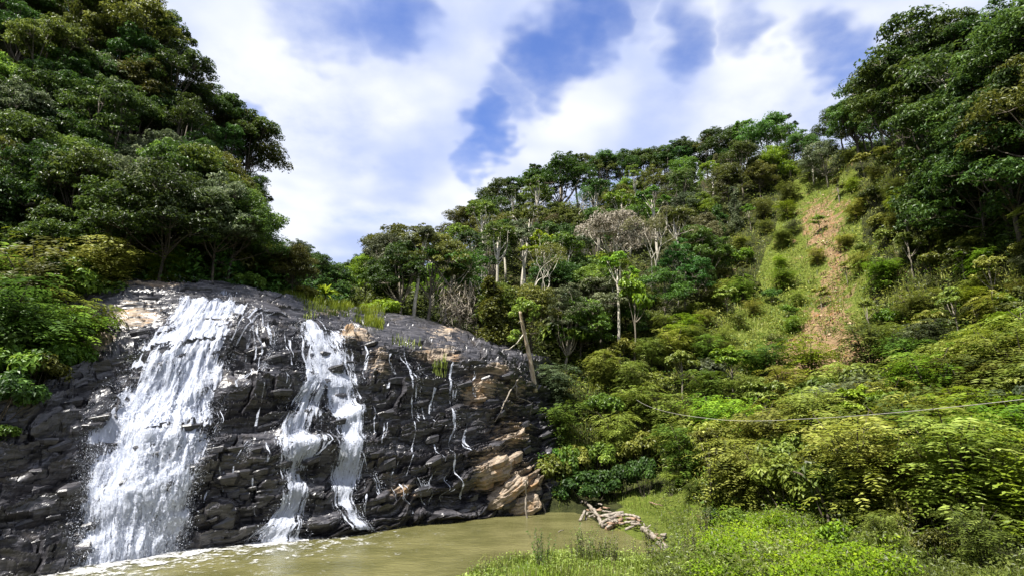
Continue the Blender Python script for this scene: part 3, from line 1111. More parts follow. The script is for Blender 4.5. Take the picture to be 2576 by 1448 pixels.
SP_NAME = {'wall': ('leafy_tree', 'full leafy tree', 'tree'), 'canopy': ('tree', 'broad tree', 'tree'), 'slender': ('slender_tree', 'slender tree', 'tree'), 'spread': ('spreading_tree', 'spreading tree', 'tree'),
           'feather': ('feathery_shrub', 'feathery shrub', 'shrub'), 'bush': ('shrub', 'dense shrub', 'shrub'), 'broad': ('broadleaf_shrub', 'broadleaf shrub', 'shrub'),
           'column': ('creeper_clad_tree', 'creeper clad tree', 'tree'), 'forked': ('forked_tree', 'forked tree', 'tree'), 'sapling': ('sapling', 'sapling', 'tree')}
GROUPS = {'left': 'trees and shrubs on the left hillside', 'centre': 'trees on the central ridge', 'right': 'trees on the dark right hillside', 'slope': 'shrubs on the slope beside the landslip', 'thicket': 'shrubs in the thicket above the bank'}


def crown_px(pr, loc, s, zs=1.0):
    X = np.array(loc) + np.array([0, 0, pr.zc * s * zs])
    u, v, d = proj(X[None])
    return float(u[0]), float(v[0]), float(d[0]), pr.R * s * FOC / d[0], pr.rz * s * zs * FOC / d[0]


OPEN_SLOPE = [(2050, 350), (2150, 400), (2190, 600), (2190, 800), (2280, 940), (2150, 1010), (1820, 990), (1770, 900), (1860, 700), (1910, 560), (1980, 440)]
chosen = []       # (depth, proto, loc, scale, tone, region)
# hand placed character trees keep their room
KEEP_OUT = []


def try_plant(pname, loc, s, tone, reg, spacing, minnew=10, forced=False):
    pr = PROTO[pname]
    u, v, d, ru, rv = crown_px(pr, loc, s)
    if u < -160 or u > 2735 or v < -260 or v > 1560:
        return False
    for _ in range(6):
        if v - rv >= skyv(u) - 8 and v - rv * .2 >= min(skyv(u - ru * .75), skyv(u + ru * .75)) - 4 and \
                v >= skyv(u - ru * .6) - rv * .55 and v >= skyv(u + ru * .6) - rv * .55:
            break
        s *= .88
        u, v, d, ru, rv = crown_px(pr, loc, s)
    else:
        return False
    if s < .30:
        return False
    if reg == 'left' and d < 112 and u + ru * .85 > 695 and v - rv < 585:
        return False
    th = np.linspace(0, 2 * math.pi, 16, endpoint=False)
    if not (u < 1150 and d > 62):
        eu, ev = u + ru * .8 * np.cos(th), v + rv * .8 * np.sin(th)
        if in_poly(eu, ev, NOGO).mean() > .13:
            return False
    if reg == 'slope' and in_poly(np.array([u + rr_.normal() * 45]), np.array([v + rr_.normal() * 25]), OPEN_SLOPE)[0] and (s > .66 or rr_.random() < .5):
        return False
    if reg == 'slope' and in_poly(np.array([u]), np.array([v + rv * .5]), SCAR)[0]:
        if rr_.random() < .5 or s > .62:
            return False
    e = ell(u, v, ru * .85, rv * .85)
    new = (e & ~occ).sum()
    if new < minnew or new < .16 * e.sum():
        return False
    if not sees(np.array(loc) + np.array([0, 0, (pr.zc + pr.rz * .6) * s])):
        return False
    occ[ell(u, v, ru * .62, rv * .62)] = True
    chosen.append((d, pname, loc, s, tone, reg))
    return True


def pick(rng, names, w):
    w = np.array(w, float)
    return names[rng.choice(len(names), p=w / w.sum())]
# --- character plants, placed first so that nothing hides them
def stand(u, v, d=None):
    p, dd = hit(u, v)
    if d is not None:
        q = P(u, v, d)
        return np.array([q[0], q[1], tz(q[0], q[1])])
    return p


def foot_for(u, vtop, vbase, d):
    """base point at bearing (u, vbase) and depth d, with the height that reaches vtop"""
    b = P(u, vbase, d)
    t = P(u, vtop, d)
    return b, t[2] - b[2]


def feature(pname, u, vtop, vbase, d, tone, name, cat, label, rot=None, width=None, bark=None, group=None, block=True):
    pr = PROTO[pname]
    b, h = foot_for(u, vtop, vbase, d)
    g = float(tz(b[0], b[1]))
    gap = b[2] - g
    if gap > 1.5 and cat == 'shrub' and u > 1330:
        p_, d = hit(u, vbase)          # further back, where that bearing meets the slope
        b, h = foot_for(u, vtop, vbase, d)
        gap = 0
    if -6 < g and gap > .25 and not in_poly(np.array([b[0]]), np.array([b[1]]), POOL)[0]:
        b[2] = g - .1          # foot on the ground
        h += gap
    s = h / pr.H
    zs = 1.0
    if width:
        s2 = width * d / FOC / (2 * pr.R)
        zs = s / s2
        s = s2
    o = plant(pname, b, s, rot, tone, name, cat, group, label, zs=zs, bark=bark)
    uu, vv, dd, ru, rv = crown_px(pr, b, s, zs)
    if block:
        occ[ell(uu, vv, ru * .8, rv * .8)] = True
    KEEP_OUT.append((u, vtop, vbase, d))
    return o


feature('forked0', 1640, 525, 785, 84, 'straw brown', 'forked_tree', 'tree', 'tall forked tree with bare white limbs and thin straw crown on central ridge', 0.6, bark=BARK_PALE)
feature('spread0', 1545, 520, 690, 92, 'pinkish white', 'blossom_tree', 'tree', 'flat topped tree covered in pinkish white blossom left of the forked white tree', 1.0, 190)
feature('slender1', 1090, 555, 735, 88, 'grey green', 'slender_tree', 'tree', 'tall tree with straight white trunk above the right end of the rock lip', 2.0, 110)
feature('forked1', 1172, 620, 790, 78, None, 'dead_tree', 'tree', 'broken dead white trunk standing among hanging vines', 0.2, 60)
feature('forked1', 1228, 565, 700, 96, 'straw brown', 'dead_tree', 'tree', 'slim dead white tree with short upright twigs on the ridge flank', 2.2, 55)
feature('column1', 1240, 690, 880, 64, 'olive green', 'creeper_clad_tree', 'tree', 'creeper clad column of leaves left of the broken leaning trunk', 0.0, 105)
feature('broad0', 1425, 790, 905, 63, 'fresh green', 'broadleaf_shrub', 'shrub', 'big round shrub of broad fresh leaves right of the broken leaning trunk', 0.4, 150)
feature('bush1', 1620, 1150, 1245, 50, 'deep green', 'round_shrub', 'shrub', 'round dark green shrub on the grass behind the driftwood', 0.1, 85)
feature('slender0', 1555, 610, 840, 74, 'lime green', 'lime_tree', 'tree', 'slim bright lime tree in front of the blossom tree', 0.3, 95)
feature('sapling1', 1590, 680, 800, 73, 'lime green', 'lime_tree', 'tree', 'lower bright lime sapling right of the slim lime tree', 0.3, 95)
feature('spread1', 985, 560, 760, 92, 'olive green', 'spreading_tree', 'tree', 'open airy tree against the sky left of the white trunked tree', 0.9, 170)
feature('forked0', 1768, 440, 530, 112, None, 'dead_tree', 'tree', 'small bare white dead tree high on the ridge', 1.3, 40)
feature('slender2', 1705, 600, 735, 90, 'grey green', 'slender_tree', 'tree', 'twin trunked grey green tree right of the forked white tree', 1.9, 80)
feature('canopy2', 1935, 272, 420, 128, 'deep green', 'tree', 'tree', 'large dark dome crowned tree topping the central ridge', 0.3, 170)
feature('canopy0', 1410, 368, 520, 134, 'dark green', 'tree', 'tree', 'broad umbrella crowned tree on the skyline above the white trunks', 0.9, 190)
feature('bush2', 960, 742, 800, 64, 'lime green', 'shrub', 'shrub', 'bright yellow green shrub at the edge of the upper slab', 0.9, 120)
feature('bush0', 760, 715, 772, 56.5, 'yellow green', 'shrub', 'shrub', 'low yellow green shrub on the rock lip left of the spiky plant', 0.2, 90)
feature('broad1', 1430, 1120, 1200, 54, 'fresh green', 'broadleaf_shrub', 'shrub', 'fresh green large leaved shrub above the pool behind the white poles', 0.2, 75)
feature('bush1', 1395, 1130, 1235, 53.5, 'fresh green', 'shrub', 'shrub', 'bright small leaved shrub mound above the tan boulders', 1.2, 130)
feature('feather1', 1345, 1050, 1190, 53.5, 'yellow green', 'feathery_shrub', 'shrub', 'yellow green shrub overhanging the right end of the cliff', .2, 110)
feature('bush2', 1480, 1180, 1275, 52, 'dark green', 'shrub', 'shrub', 'dark leaved creeper mound at the water edge behind the driftwood', 1.2, 160)
feature('bush0', 1560, 1170, 1255, 52, 'dark green', 'shrub', 'shrub', 'dark creeper mound between the water edge and the round shrub', .4, 130)
feature('bush1', 1400, 1215, 1285, 51.8, 'deep green', 'shrub', 'shrub', 'low dark creeper mound beside the tan boulders', 2.4, 90)
# bushes hanging over the left end of the rock face
LEFT_HANG = [(60, 905, 'feather1', 'fresh green', 1.0), (140, 850, 'feather0', 'yellow green', .9), (150, 935, 'bush0', 'fresh green', .8), (55, 985, 'bush1', 'fresh green', .9), (20, 830, 'broad0', 'grey green', 1.0),
             (205, 760, 'feather2', 'yellow green', .9), (-60, 960, 'bush2', 'deep green', 1.1), (100, 770, 'feather3', 'olive green', 1.0), (-20, 1045, 'bush0', 'deep green', .8), (100, 985, 'bush1', 'olive green', .6), (180, 830, 'bush2', 'fresh green', .7), (270, 690, 'feather0', 'yellow green', .8),
             (340, 690, 'bush1', 'yellow green', .6), (410, 690, 'feather1', 'lime green', .6), (0, 1110, 'bush2', 'fresh green', .35), (60, 760, 'bush0', 'olive green', 1.0), (150, 720, 'bush2', 'fresh green', 1.0), (0, 760, 'feather2', 'fresh green', 1.1), (40, 850, 'feather1', 'olive green', .9), (110, 900, 'feather2', 'lime green', .8), (200, 880, 'bush0', 'olive green', .45), (20, 930, 'feather3', 'deep green', 1.0)]
for k, (u, v, pn, tone, s) in enumerate(LEFT_HANG):
    i, j = cliff_at(u, v + 25)
    p = S1[i, j] + N0[i, j] * .2 - np.array([0, 0, .4])
    s *= 1.3
    plant(pn, p, s, k * 1.7, tone, 'overhanging_shrub', 'shrub', 'shrubs hanging over the left rock', None, what='overhanging shrub', region='hang', tilt=(0.25, .1))
    uu, vv, dd, ru, rv = crown_px(PROTO[pn], p, s)
    occ[ell(uu, vv, ru * .6, rv * .6)] = True

# dense shrubs right behind the crest of the main waterfall
rs = np.random.default_rng(44)
for k in range(13):
    u = 300 + k * 25 + rs.uniform(-8, 8)
    cv = np.interp(u, [285, 440, 565, 690, 760], [708, 714, 724, 743, 760])
    d = np.interp(u, [285, 440, 565, 690, 760], [48, 49, 51, 53, 57]) + rs.uniform(1.5, 5)
    pn = pick(rs, ['bush0', 'bush1', 'bush2', 'feather1', 'sapling1'], [2, 2, 2, 1.5, 1])
    tone = pick(rs, ['dark green', 'deep green', 'olive green', 'fresh green', 'yellow green'], [2.5, 2.5, 1.6, .6, .5 if u < 450 else .1])
    b, h = foot_for(u, cv - rs.uniform(50, 105), cv + 12, d)
    s_ = h / PROTO[pn].H
    plant(pn, b, s_, None, tone, 'crest_shrub', 'shrub', 'shrubs behind the crest of the main waterfall', None, what=SP_NAME[pn.rstrip('0123456789')][1], region='crest')
    uu, vv, dd, ru, rv = crown_px(PROTO[pn], b, s_)
    occ[ell(uu, vv, ru * .6, rv * .6)] = True

# shrubs fringing the foot of the left wood
rs = np.random.default_rng(15)
for k in range(56):
    u = -60 + k * 14 + rs.uniform(-10, 10)
    vb = np.interp(u, [-60, 200, 285, 440, 700], [800, 720, 700, 705, 735]) - rs.uniform(0, 75) * (1 if k % 2 else .25)
    p, dd = hit(u, vb, 30)
    if p is None or p[2] < 8:
        continue
    pn = pick(rs, ['feather0', 'feather1', 'feather3', 'bush0', 'bush1', 'bush2', 'broad0'], [2, 2, 2, 1.5, 1.5, 1.5, .7])
    tone = pick(rs, ['yellow green', 'olive green', 'fresh green', 'deep green', 'lime green'], [2.2, 2.2, 2, 1.5, .7]) if u < 470 else pick(rs, ['olive green', 'deep green', 'dark green'], [1, 2, 2])
    s_ = rs.uniform(.8, 1.35) * (.8 if u > 560 else 1)
    plant(pn, p, s_, None, tone, 'fringe_shrub', 'shrub', 'shrubs at the foot of the left wood', None, what=SP_NAME[pn.rstrip('0123456789')][1], region='fringe')
    uu, vv, dd, ru, rv = crown_px(PROTO[pn], p, s_)
    occ[ell(uu, vv, ru * .5, rv * .5)] = True

# --- skyline trees: at each bearing the spot on the ground from which a tree of natural height reaches the observed tree line
rs = np.random.default_rng(5)
u = -120.0
while u < 2700:
    vs = float(skyv(u)) + rs.uniform(2, 26)
    if vs > -230:
        best = None
        lo, hi = (80 if 300 < u < 760 else 55, 175)
        for d in np.arange(lo, hi, 1.5):
            q = P(u, vs, d)
            h = q[2] - tz(q[0], q[1])
            want = 9.5 if d > 90 else 11.5
            if 5 < h < 18:
                sc = abs(h - want) + (.02 * d)
                if best is None or sc < best[0]:
                    best = (sc, d, q, h)
        if best:
            _, d, q, h = best
            reg = 'left' if u < 880 else ('right' if u > 2075 else 'centre')
            names, w, tones, tw, _, _ = REG[reg]
            pn = pick(rs, ['canopy0', 'canopy1', 'canopy2', 'canopy3', 'canopy4', 'canopy5', 'slender0', 'slender1', 'spread1'], [2, 2, 2, 2, 2, 2, 1, 1, .8])
            s = h / PROTO[pn].H
            loc = np.array([q[0], q[1], tz(q[0], q[1])])
            tone = pick(rs, ['dark green', 'deep green', 'olive green', 'grey green'], [4, 2, 1.5, 1.2 if reg == 'centre' else .2])
            try_plant(pn, loc, s, tone, reg, 0, 6)
    u += rs.uniform(26, 46)

# --- the rest of the wood, nearest first
cands.sort()
rs = np.random.default_rng(21)
count = {}
placed_px = []
LIMIT = {'left': 85, 'centre': 130, 'right': 55, 'slope': 130, 'thicket': 95}
for (d, u, v, x, y, z) in cands:
    if in_poly(np.array([x]), np.array([y]), POOL)[0]:
        continue
    reg = region(u, v, d)
    if reg is None or count.get(reg, 0) >= LIMIT[reg]:
        continue
    names, w, tones, tw, (s0, s1), sp = REG[reg]
    if any((u - a) ** 2 + (v - b) ** 2 < (sp * .8) ** 2 for a, b, r in placed_px if r == reg):
        continue
    pn = pick(rs, names, w)
    tone = pick(rs, tones, tw)
    if pn.startswith('feather') and tone in ('dark green', 'deep green') and reg != 'left':
        tone = 'olive green'
    if reg == 'left' and v > 560 and pn.startswith(('canopy', 'slender', 'column')):
        pn = pick(rs, ['wall0', 'wall1', 'wall2'], [1, 1, 1])
    if try_plant(pn, np.array([x, y, z]), rs.uniform(s0, s1), tone, reg, sp):
        count[reg] = count.get(reg, 0) + 1
        placed_px.append((u, v, reg))
for (d, pn, loc, s, tone, reg) in chosen:
    nm, what, cat = SP_NAME[pn.rstrip('0123456789')]
    plant(pn, loc, s, None, tone, nm, cat, GROUPS[reg], None, what=what, region=reg, tilt=(random.uniform(-.06, .06), random.uniform(-.06, .06)), bark=BARK_DARK if reg in ('left', 'right') and pn.startswith(('canopy', 'slender')) else None)
# ------------------------------------------------------------------ low growth that nobody could count
def scatter_ground(n, test, seed, dmin=22, dmax=150, power=2.0):
    """points on the terrain, thinning out with distance, kept where test(u,v,x,y) holds"""
    rng = np.random.default_rng(seed)
    out = []
    got = 0
    for _ in range(60):
        m = n * 3
        # sample so that the count per unit of view stays even
        u = rng.uniform(-60, PW + 60, m)
        d = 1.0 / rng.uniform(1 / dmax, 1 / dmin, m) if power == 2.0 else rng.uniform(dmin, dmax, m)
        x = (u - PW / 2) / FOC * d
        y = d
        z = tz(x, y)
        uu, vv, dd = proj(np.stack([x, y, z], -1))
        k = test(uu, vv, x, y) & (z > .02) & ~in_poly(x, y, POOL) & (vv > -80) & (vv < 1520)
        out.append(np.stack([x, y, z], -1)[k])
        got += k.sum()
        if got >= n:
            break
    return np.vstack(out)[:n]


def sprigs(name, tone, pts, seed, per, L, asp, hmax, label, cat=None, spread=.45):
    rng = np.random.default_rng(seed)
    a = Acc()
    m = len(pts) * per
    c = np.repeat(pts, per, 0) + rng.normal(size=(m, 3)) * np.array([spread, spread, 0]) + np.array([0, 0, 1]) * ((rng.uniform(.03, 1, len(pts)) * (.25 + 2.2 * vnoise(pts[:, 0] * .7, pts[:, 1] * .7, seed) ** 2)).repeat(per) * hmax + rng.uniform(0, .25, m) * hmax)[:, None]
    n = rng.normal(size=(m, 3)) * .45 + np.array([-.05, -.35, 1.0])
    patch = fbm(c[:, 0] * .35, c[:, 1] * .35, seed, 3)
    leaves(a, c, n, L * rng.uniform(.6, 1.3, m), asp, rng, .3, None, np.clip(.5 + patch * 1.1 + rng.normal(size=m) * .16, 0, 1))
    o = obj(name, a.build(name, TONES[tone], False))
    tag(o, label, cat, None, 'stuff')
    return o


def f_forest(lo, hi, mask):
    def t(u, v, x, y):
        e = line_below(u, FOREST_EDGE)
        return np.where(u < 880, v < 770, v < e + 30) & (u >= lo) & (u < hi)
    return t


sprigs('undergrowth', 'deep green', scatter_ground(14000, f_forest(-100, 880, 0), 31, 40, 130), 31, 4, .46, .5, 1.8, 'dark leafy undergrowth beneath the left forest')
sprigs('undergrowth', 'olive green', scatter_ground(13000, f_forest(880, 2075, 0), 32, 60, 150), 32, 4, .50, .5, 2.2, 'mixed green undergrowth beneath the trees of the central ridge')
sprigs('undergrowth', 'dark green', scatter_ground(9000, f_forest(2075, 2700, 0), 33, 40, 130), 33, 4, .46, .5, 1.8, 'dark undergrowth beneath the right forest')


def f_slope(keep):
    def t(u, v, x, y):
        r = hsh((x * 50).astype(int), (y * 50).astype(int), 5)
        sc = in_poly(u + (vnoise(x * .5, y * .5, 8) - .5) * 80, v, SCAR)
        patch = vnoise(x * .45, y * .45, 99) + .35 * vnoise(x * 1.4, y * 1.4, 98)
        return (u > 1330) & (v > line_below(u, FOREST_EDGE)) & (v < line_below(u, BANK_EDGE) - 10) & (~sc | ((r < .8) & (patch > .58)))
    return t


sprigs('slope_herbs', 'yellow green', scatter_ground(17000, f_slope(.1), 34, 34, 130), 34, 4, .34, .45, .9, 'yellow green herbs and ferns covering the slope around the landslip')
sprigs('slope_herbs', 'fresh green', scatter_ground(8000, f_slope(.1), 35, 34, 130), 35, 4, .30, .5, 1.3, 'fresh green seedlings scattered over the slope and thicket floor')


def grass(name, tone, pts, seed, h, w, label, lean=.35):
    rng = np.random.default_rng(seed)
    n = len(pts)
    a = Acc()
    ang = rng.uniform(0, 6.283, n)
    dirh = np.stack([np.cos(ang), np.sin(ang), np.zeros(n)], -1)
    side = np.stack([-np.sin(ang), np.cos(ang), np.zeros(n)], -1)
    H = (h * rng.uniform(.45, 1.25, n) * (.45 + 1.3 * vnoise(pts[:, 0] * .9, pts[:, 1] * .9, seed + 2)))[:, None]
    ln = rng.uniform(.1, 1, n)[:, None] * lean
    ww = w * rng.uniform(.7, 1.3, n)[:, None]
    b = pts - np.array([0, 0, .05])
    m = b + np.array([0, 0, 1]) * H * .6 + dirh * H * ln * .35
    t = b + np.array([0, 0, 1]) * H * (1 - ln * .25) + dirh * H * ln
    V = np.stack([b - side * ww, b + side * ww, m - side * ww * .8, m + side * ww * .8, t], 1).reshape(-1, 3)
    k = np.arange(n) * 5
    F3 = np.vstack([np.stack([k, k + 1, k + 3], -1), np.stack([k, k + 3, k + 2], -1), np.stack([k + 2, k + 3, k + 4], -1)])
    a.add(V, F3, np.repeat(np.clip(.5 + fbm(pts[:, 0] * .5, pts[:, 1] * .5, seed, 3) * 1.2 + rng.normal(size=n) * .18, 0, 1), 5))
    o = obj(name, a.build(name, TONES[tone], False))
    tag(o, label, None, None, 'stuff')


def f_bank(u, v, x, y):
    return (u > 1150) & (v > line_below(u, BANK_EDGE) - 25) & ~in_poly(u, v, [(1430, 1262), (1530, 1262), (1640, 1300), (1700, 1350), (1715, 1400), (1600, 1412), (1470, 1400)])


def f_lime(u, v, x, y):
    w = (vnoise(x * .6, y * .6, 44) - .5) * 90
    u = u + (hsh((x * 97).astype(int), (y * 89).astype(int), 3) - .5) * 130
    v = v + (hsh((x * 83).astype(int), (y * 91).astype(int), 4) - .5) * 60
    p1 = in_poly(u + w, v + w * .4, [(1790, 1330), (1850, 1300), (1980, 1310), (2090, 1370), (2200, 1420), (2260, 1520), (1760, 1520), (1760, 1420)])
    return p1


grass('bank_grass', 'yellow green', scatter_ground(30000, f_bank, 41, 22, 60), 41, .40, .013, 'long yellow green grass on the flat bank of the pool')
grass('slope_grass', 'yellow green', scatter_ground(26000, f_slope(.1), 47, 44, 130), 47, .95, .035, 'tall yellow green grass on the open slope beside the landslip', .6)
grass('bank_grass', 'lime green', scatter_ground(15000, f_bank, 42, 22, 60), 42, .28, .016, 'short lime grass between the bank weeds')
sprigs('ground_cover', 'vivid lime', scatter_ground(6500, f_lime, 43, 22, 45), 43, 6, .14, .7, .60, 'bright lime ground cover of small leaves beneath the thicket', None, .25)


sprigs('bank_herbs', 'yellow green', scatter_ground(4200, f_bank, 48, 22, 60), 48, 5, .14, .5, .34, 'mixed yellow green herbs among the bank grass', None, .3)
sprigs('bank_herbs', 'olive green', scatter_ground(2400, lambda u, v, x, y: f_bank(u, v, x, y) & (u > 1640), 49, 22, 60), 49, 5, .17, .5, .9, 'olive herbs and dry stalks among the bank grass', None, .3)
grass('dry_grass', 'straw brown', scatter_ground(5000, f_bank, 50, 22, 60), 50, .5, .010, 'dry straw stalks standing in the bank grass')


# grass and herbs along the lip of the rock
def lip_points(n, poly, seed):
    rng = np.random.default_rng(seed)
    us, vs = np.array(poly).T
    out = []
    while len(out) < n:
        u, v = rng.uniform(us.min(), us.max()), rng.uniform(vs.min(), vs.max())
        if in_poly(np.array([u]), np.array([v]), poly)[0] and vnoise(np.array([u / 14.0]), np.array([v / 9.0]), seed)[0] > .35:
            i, j = cliff_at(u, v)
            out.append(S1[i, j] + np.array([rng.uniform(-.25, .25), rng.uniform(-.25, .25), 0]))
    return np.array(out)


grass('lip_grass', 'lime green', lip_points(5200, [(705, 738), (760, 730), (840, 750), (900, 772), (965, 790), (960, 830), (880, 805), (800, 790), (740, 760)], 51), 52, .75, .026, 'bright green grass along the lip of the rock face')
grass('ledge_grass', 'yellow green', np.vstack([lip_points(120, [(765, 775), (790, 770), (800, 800), (770, 800)], 53), lip_points(150, [(1085, 925), (1120, 925), (1115, 955), (1085, 950)], 54), lip_points(90, [(985, 855), (1060, 865), (1050, 880), (990, 875)], 55)]), 56, .55, .03, 'small grass tufts on ledges of the cliff')

# ------------------------------------------------------------------ separate slabs on the rock face
def slab_mesh(seed):
    rng = np.random.default_rng(seed)
    n = 7
    ang = np.sort(rng.uniform(0, 2 * math.pi, n) + np.arange(n) * 0) if False else (np.arange(n) + rng.uniform(-.3, .3, n)) * 2 * math.pi / n
    r = rng.uniform(.7, 1.05, n)
    x, y = np.cos(ang) * r, np.sin(ang) * r * .75
    top = np.stack([x * .9, y * .9, .5 + .12 * rng.normal(size=n) + .25 * x], -1)
    mid = np.stack([x * 1.03, y * 1.03, np.full(n, .22) + .06 * rng.normal(size=n) + .2 * x], -1)
    bot = np.stack([x * .8, y * .8, np.full(n, -.5)], -1)
    V = np.vstack([top, mid, bot, [[0, 0, .53]]])
    i = np.arange(n)
    j = (i + 1) % n
    F4 = np.vstack([np.stack([i + n, j + n, j, i], -1), np.stack([i + 2 * n, j + 2 * n, j + n, i + n], -1)])
    T = np.stack([i, j, np.full(n, 3 * n)], -1)
    F3 = np.vstack([F4[:, [0, 1, 2]], F4[:, [0, 2, 3]], T])
    return V, F3


SLABS = []
for k in range(8):
    V, F3 = slab_mesh(900 + k)
    for nm, dv in (('wet', 0.0), ('dry', .8)):
        SLABS.append(mesh('rock_slab', V, F3, ROCK, False, {'dry': np.full(len(V), dv), 'moss': np.zeros(len(V))}))
rs = np.random.default_rng(77)
for k in range(230):
    i, j = rs.integers(60, NTR - 130), rs.integers(60, NSC - 40)
    if SV[i, j] < 800 or amp[i, j] < .4:
        continue
    dval = dry[i, j]
    me = SLABS[rs.integers(8) * 2 + (1 if dval > .5 else 0)]
    o = obj('rock_slab', me, rock_face)
    p = S1[i, j]
    sx = rs.uniform(.4, 1.15)
    tdir = unit(dS[i, j])
    o.location = p - N0[i, j] * rs.uniform(.0, .22)
    o.rotation_euler = (rs.normal() * .12, -float(dip[i, j]) - .05 + rs.normal() * .1, math.atan2(tdir[1], tdir[0]) + rs.normal() * .25)
    o.scale = (sx, sx * rs.uniform(.7, 1.0), sx * rs.uniform(.35, .7))


# ------------------------------------------------------------------ falling water
def fall_mat(name, k0=.42, k1=.66, tone=(.60, .64, .74)):
    m, t = mat_new(name)
    uvn = t.n('ShaderNodeUVMap')
    dens = t.n('ShaderNodeAttribute', attribute_name='dens').outputs['Fac']

    def nz(sx, sy, det, dist=.0):
        mp = t.n('ShaderNodeMapping')
        mp.inputs['Scale'].default_value = (sx, sy, 1)
        t.l(uvn.outputs[0], mp.inputs[0])
        return t.noise(mp.outputs[0], 1.0, det, .62, dist).outputs[0]
    s1 = nz(1.5, .22, 4, .5)
    s2 = nz(6.5, 1.3, 4, .6)
    s3 = nz(12, 7.0, 3)
    e1, e2, e3 = (t.smooth(q, .28, .72) for q in (s1, s2, s3))
    x = t.math('ADD', t.math('MULTIPLY', e1, .38), t.math('ADD', t.math('MULTIPLY', e2, .40), t.math('MULTIPLY', e3, .22)))
    x = t.math('ADD', x, t.math('MULTIPLY', t.math('SUBTRACT', dens, .5), .9))
    al = t.smooth(x, k0, k1)
    pr = t.n('ShaderNodeBsdfPrincipled')
    cw = t.mix(t.smooth(s2, .35, .65), tuple(c * .78 for c in tone), tone)
    t.l(cw, pr.inputs['Base Color'])
    pr.inputs['Roughness'].default_value = .45
    pr.inputs['Specular IOR Level'].default_value = .4
    tl = t.n('ShaderNodeBsdfTranslucent')
    tl.inputs[0].default_value = tone + (1,)
    m1 = t.n('ShaderNodeMixShader')
    m1.inputs[0].default_value = .35
    t.l(pr.outputs[0], m1.inputs[1])
    t.l(tl.outputs[0], m1.inputs[2])
    bp = t.n('ShaderNodeBump')
    bp.inputs['Strength'].default_value = .9
    bp.inputs['Distance'].default_value = .12
    t.l(t.math('ADD', s2, s3), bp.inputs['Height'])
    t.l(bp.outputs[0], pr.inputs['Normal'])
    tp = t.n('ShaderNodeBsdfTransparent')
    m2 = t.n('ShaderNodeMixShader')
    t.l(al, m2.inputs[0])
    t.l(tp.outputs[0], m2.inputs[1])
    t.l(m1.outputs[0], m2.inputs[2])
    out = t.n('ShaderNodeOutputMaterial')
    t.l(m2.outputs[0], out.inputs[0])
    return m


FALL = fall_mat('white_water')


def spray_mat():
    m, t = mat_new('spray')
    pr = t.n('ShaderNodeBsdfPrincipled')
    pr.inputs['Base Color'].default_value = (.62, .66, .74, 1)
    pr.inputs['Roughness'].default_value = .4
    out = t.n('ShaderNodeOutputMaterial')
    t.l(pr.outputs[0], out.inputs[0])
    return m


SPRAY = spray_mat()


def boxblur(A, r):
    for ax in (0, 1):
        B = np.concatenate([np.repeat(A.take([0], ax), r, ax), A, np.repeat(A.take([-1], ax), r, ax)], ax)
        c = np.cumsum(np.concatenate([np.zeros_like(B.take([0], ax)), B], ax), ax)
        n = A.shape[ax]
        A = (c.take(range(2 * r + 1, 2 * r + 1 + n), ax) - c.take(range(0, n), ax)) / (2 * r + 1)
    return A


SM = S0 + N0 * boxblur(boxblur(disp, 9), 9)[..., None]


def maxfilt(A, r):
    for ax in (0, 1):
        B = A.copy()
        for q in range(-r, r + 1):
            B = np.maximum(B, np.roll(A, q, ax))
        A = B
    return A


SH = S0 + N0 * boxblur(boxblur(maxfilt(disp, 3), 3), 2)[..., None]     # skin that rides over the ledges


def resample(pl, n):
    pl = np.array(pl, float)
    s = np.concatenate([[0], np.cumsum(np.linalg.norm(np.diff(pl[:, :2], axis=0), axis=1))])
    q = np.linspace(0, s[-1], n)
    return np.stack([np.interp(q, s, pl[:, k]) for k in range(pl.shape[1])], -1)


def water_sheet(parent, Le, Re, off, seed, nrow, ncol, dens=.62, edge=.22, rough=.22, endfade=.05, skin=None):
    SK = SH if skin is None else skin
    L, R = resample(Le, nrow), resample(Re, nrow)
    t = np.linspace(0, 1, ncol)
    px_ = L[:, None] * (1 - t[None, :, None]) + R[:, None] * t[None, :, None]
    pos = np.zeros((nrow, ncol, 3))
    nor = np.zeros((nrow, ncol, 3))
    for i in range(nrow):
        for j in range(ncol):
            a, b = cliff_at(px_[i, j, 0], px_[i, j, 1])
            pos[i, j] = SK[a, b]
            nor[i, j] = N0[a, b]
    for _ in range(2):
        pos = boxblur(pos, 1)
    across = np.cumsum(np.linalg.norm(np.gradient(pos, axis=1), axis=-1), 1)
    along = np.cumsum(np.linalg.norm(np.gradient(pos, axis=0), axis=-1), 0)
    across = across.mean(0)[None, :].repeat(nrow, 0)
    along = along.mean(1)[:, None].repeat(ncol, 1)
    nz = fbm(across * 2.2, along * .45, seed, 4) * rough * 1.6 + fbm(across * 6, along * 2.5, seed + 9, 3) * rough * .7
    pos = pos + nor * (off + nz)[..., None]
    pos[..., 2] = np.maximum(pos[..., 2], -.05)
    e = np.minimum(t, 1 - t)[None, :] / edge
    e = e + fbm(across * .2 + t[None, :] * 3, along * .5, seed + 4, 3) * 1.1
    s = np.linspace(0, 1, nrow)[:, None]
    en = np.clip(np.minimum(s, 1.2 - s) / max(endfade, 1e-3), 0, 1)
    dn = np.clip(e, 0, 1) * (.25 + .75 * en) * dens + .35 * fbm(across * .22, along * .12, seed + 5, 3)
    o = obj('water_sheet', mesh('water_sheet', pos.reshape(-1, 3), grid_faces(nrow, ncol), FALL, True, {'dens': dn.ravel()},
                                np.stack([across.ravel() + seed * 3.7, along.ravel()], -1)), parent)
    return pos, nor


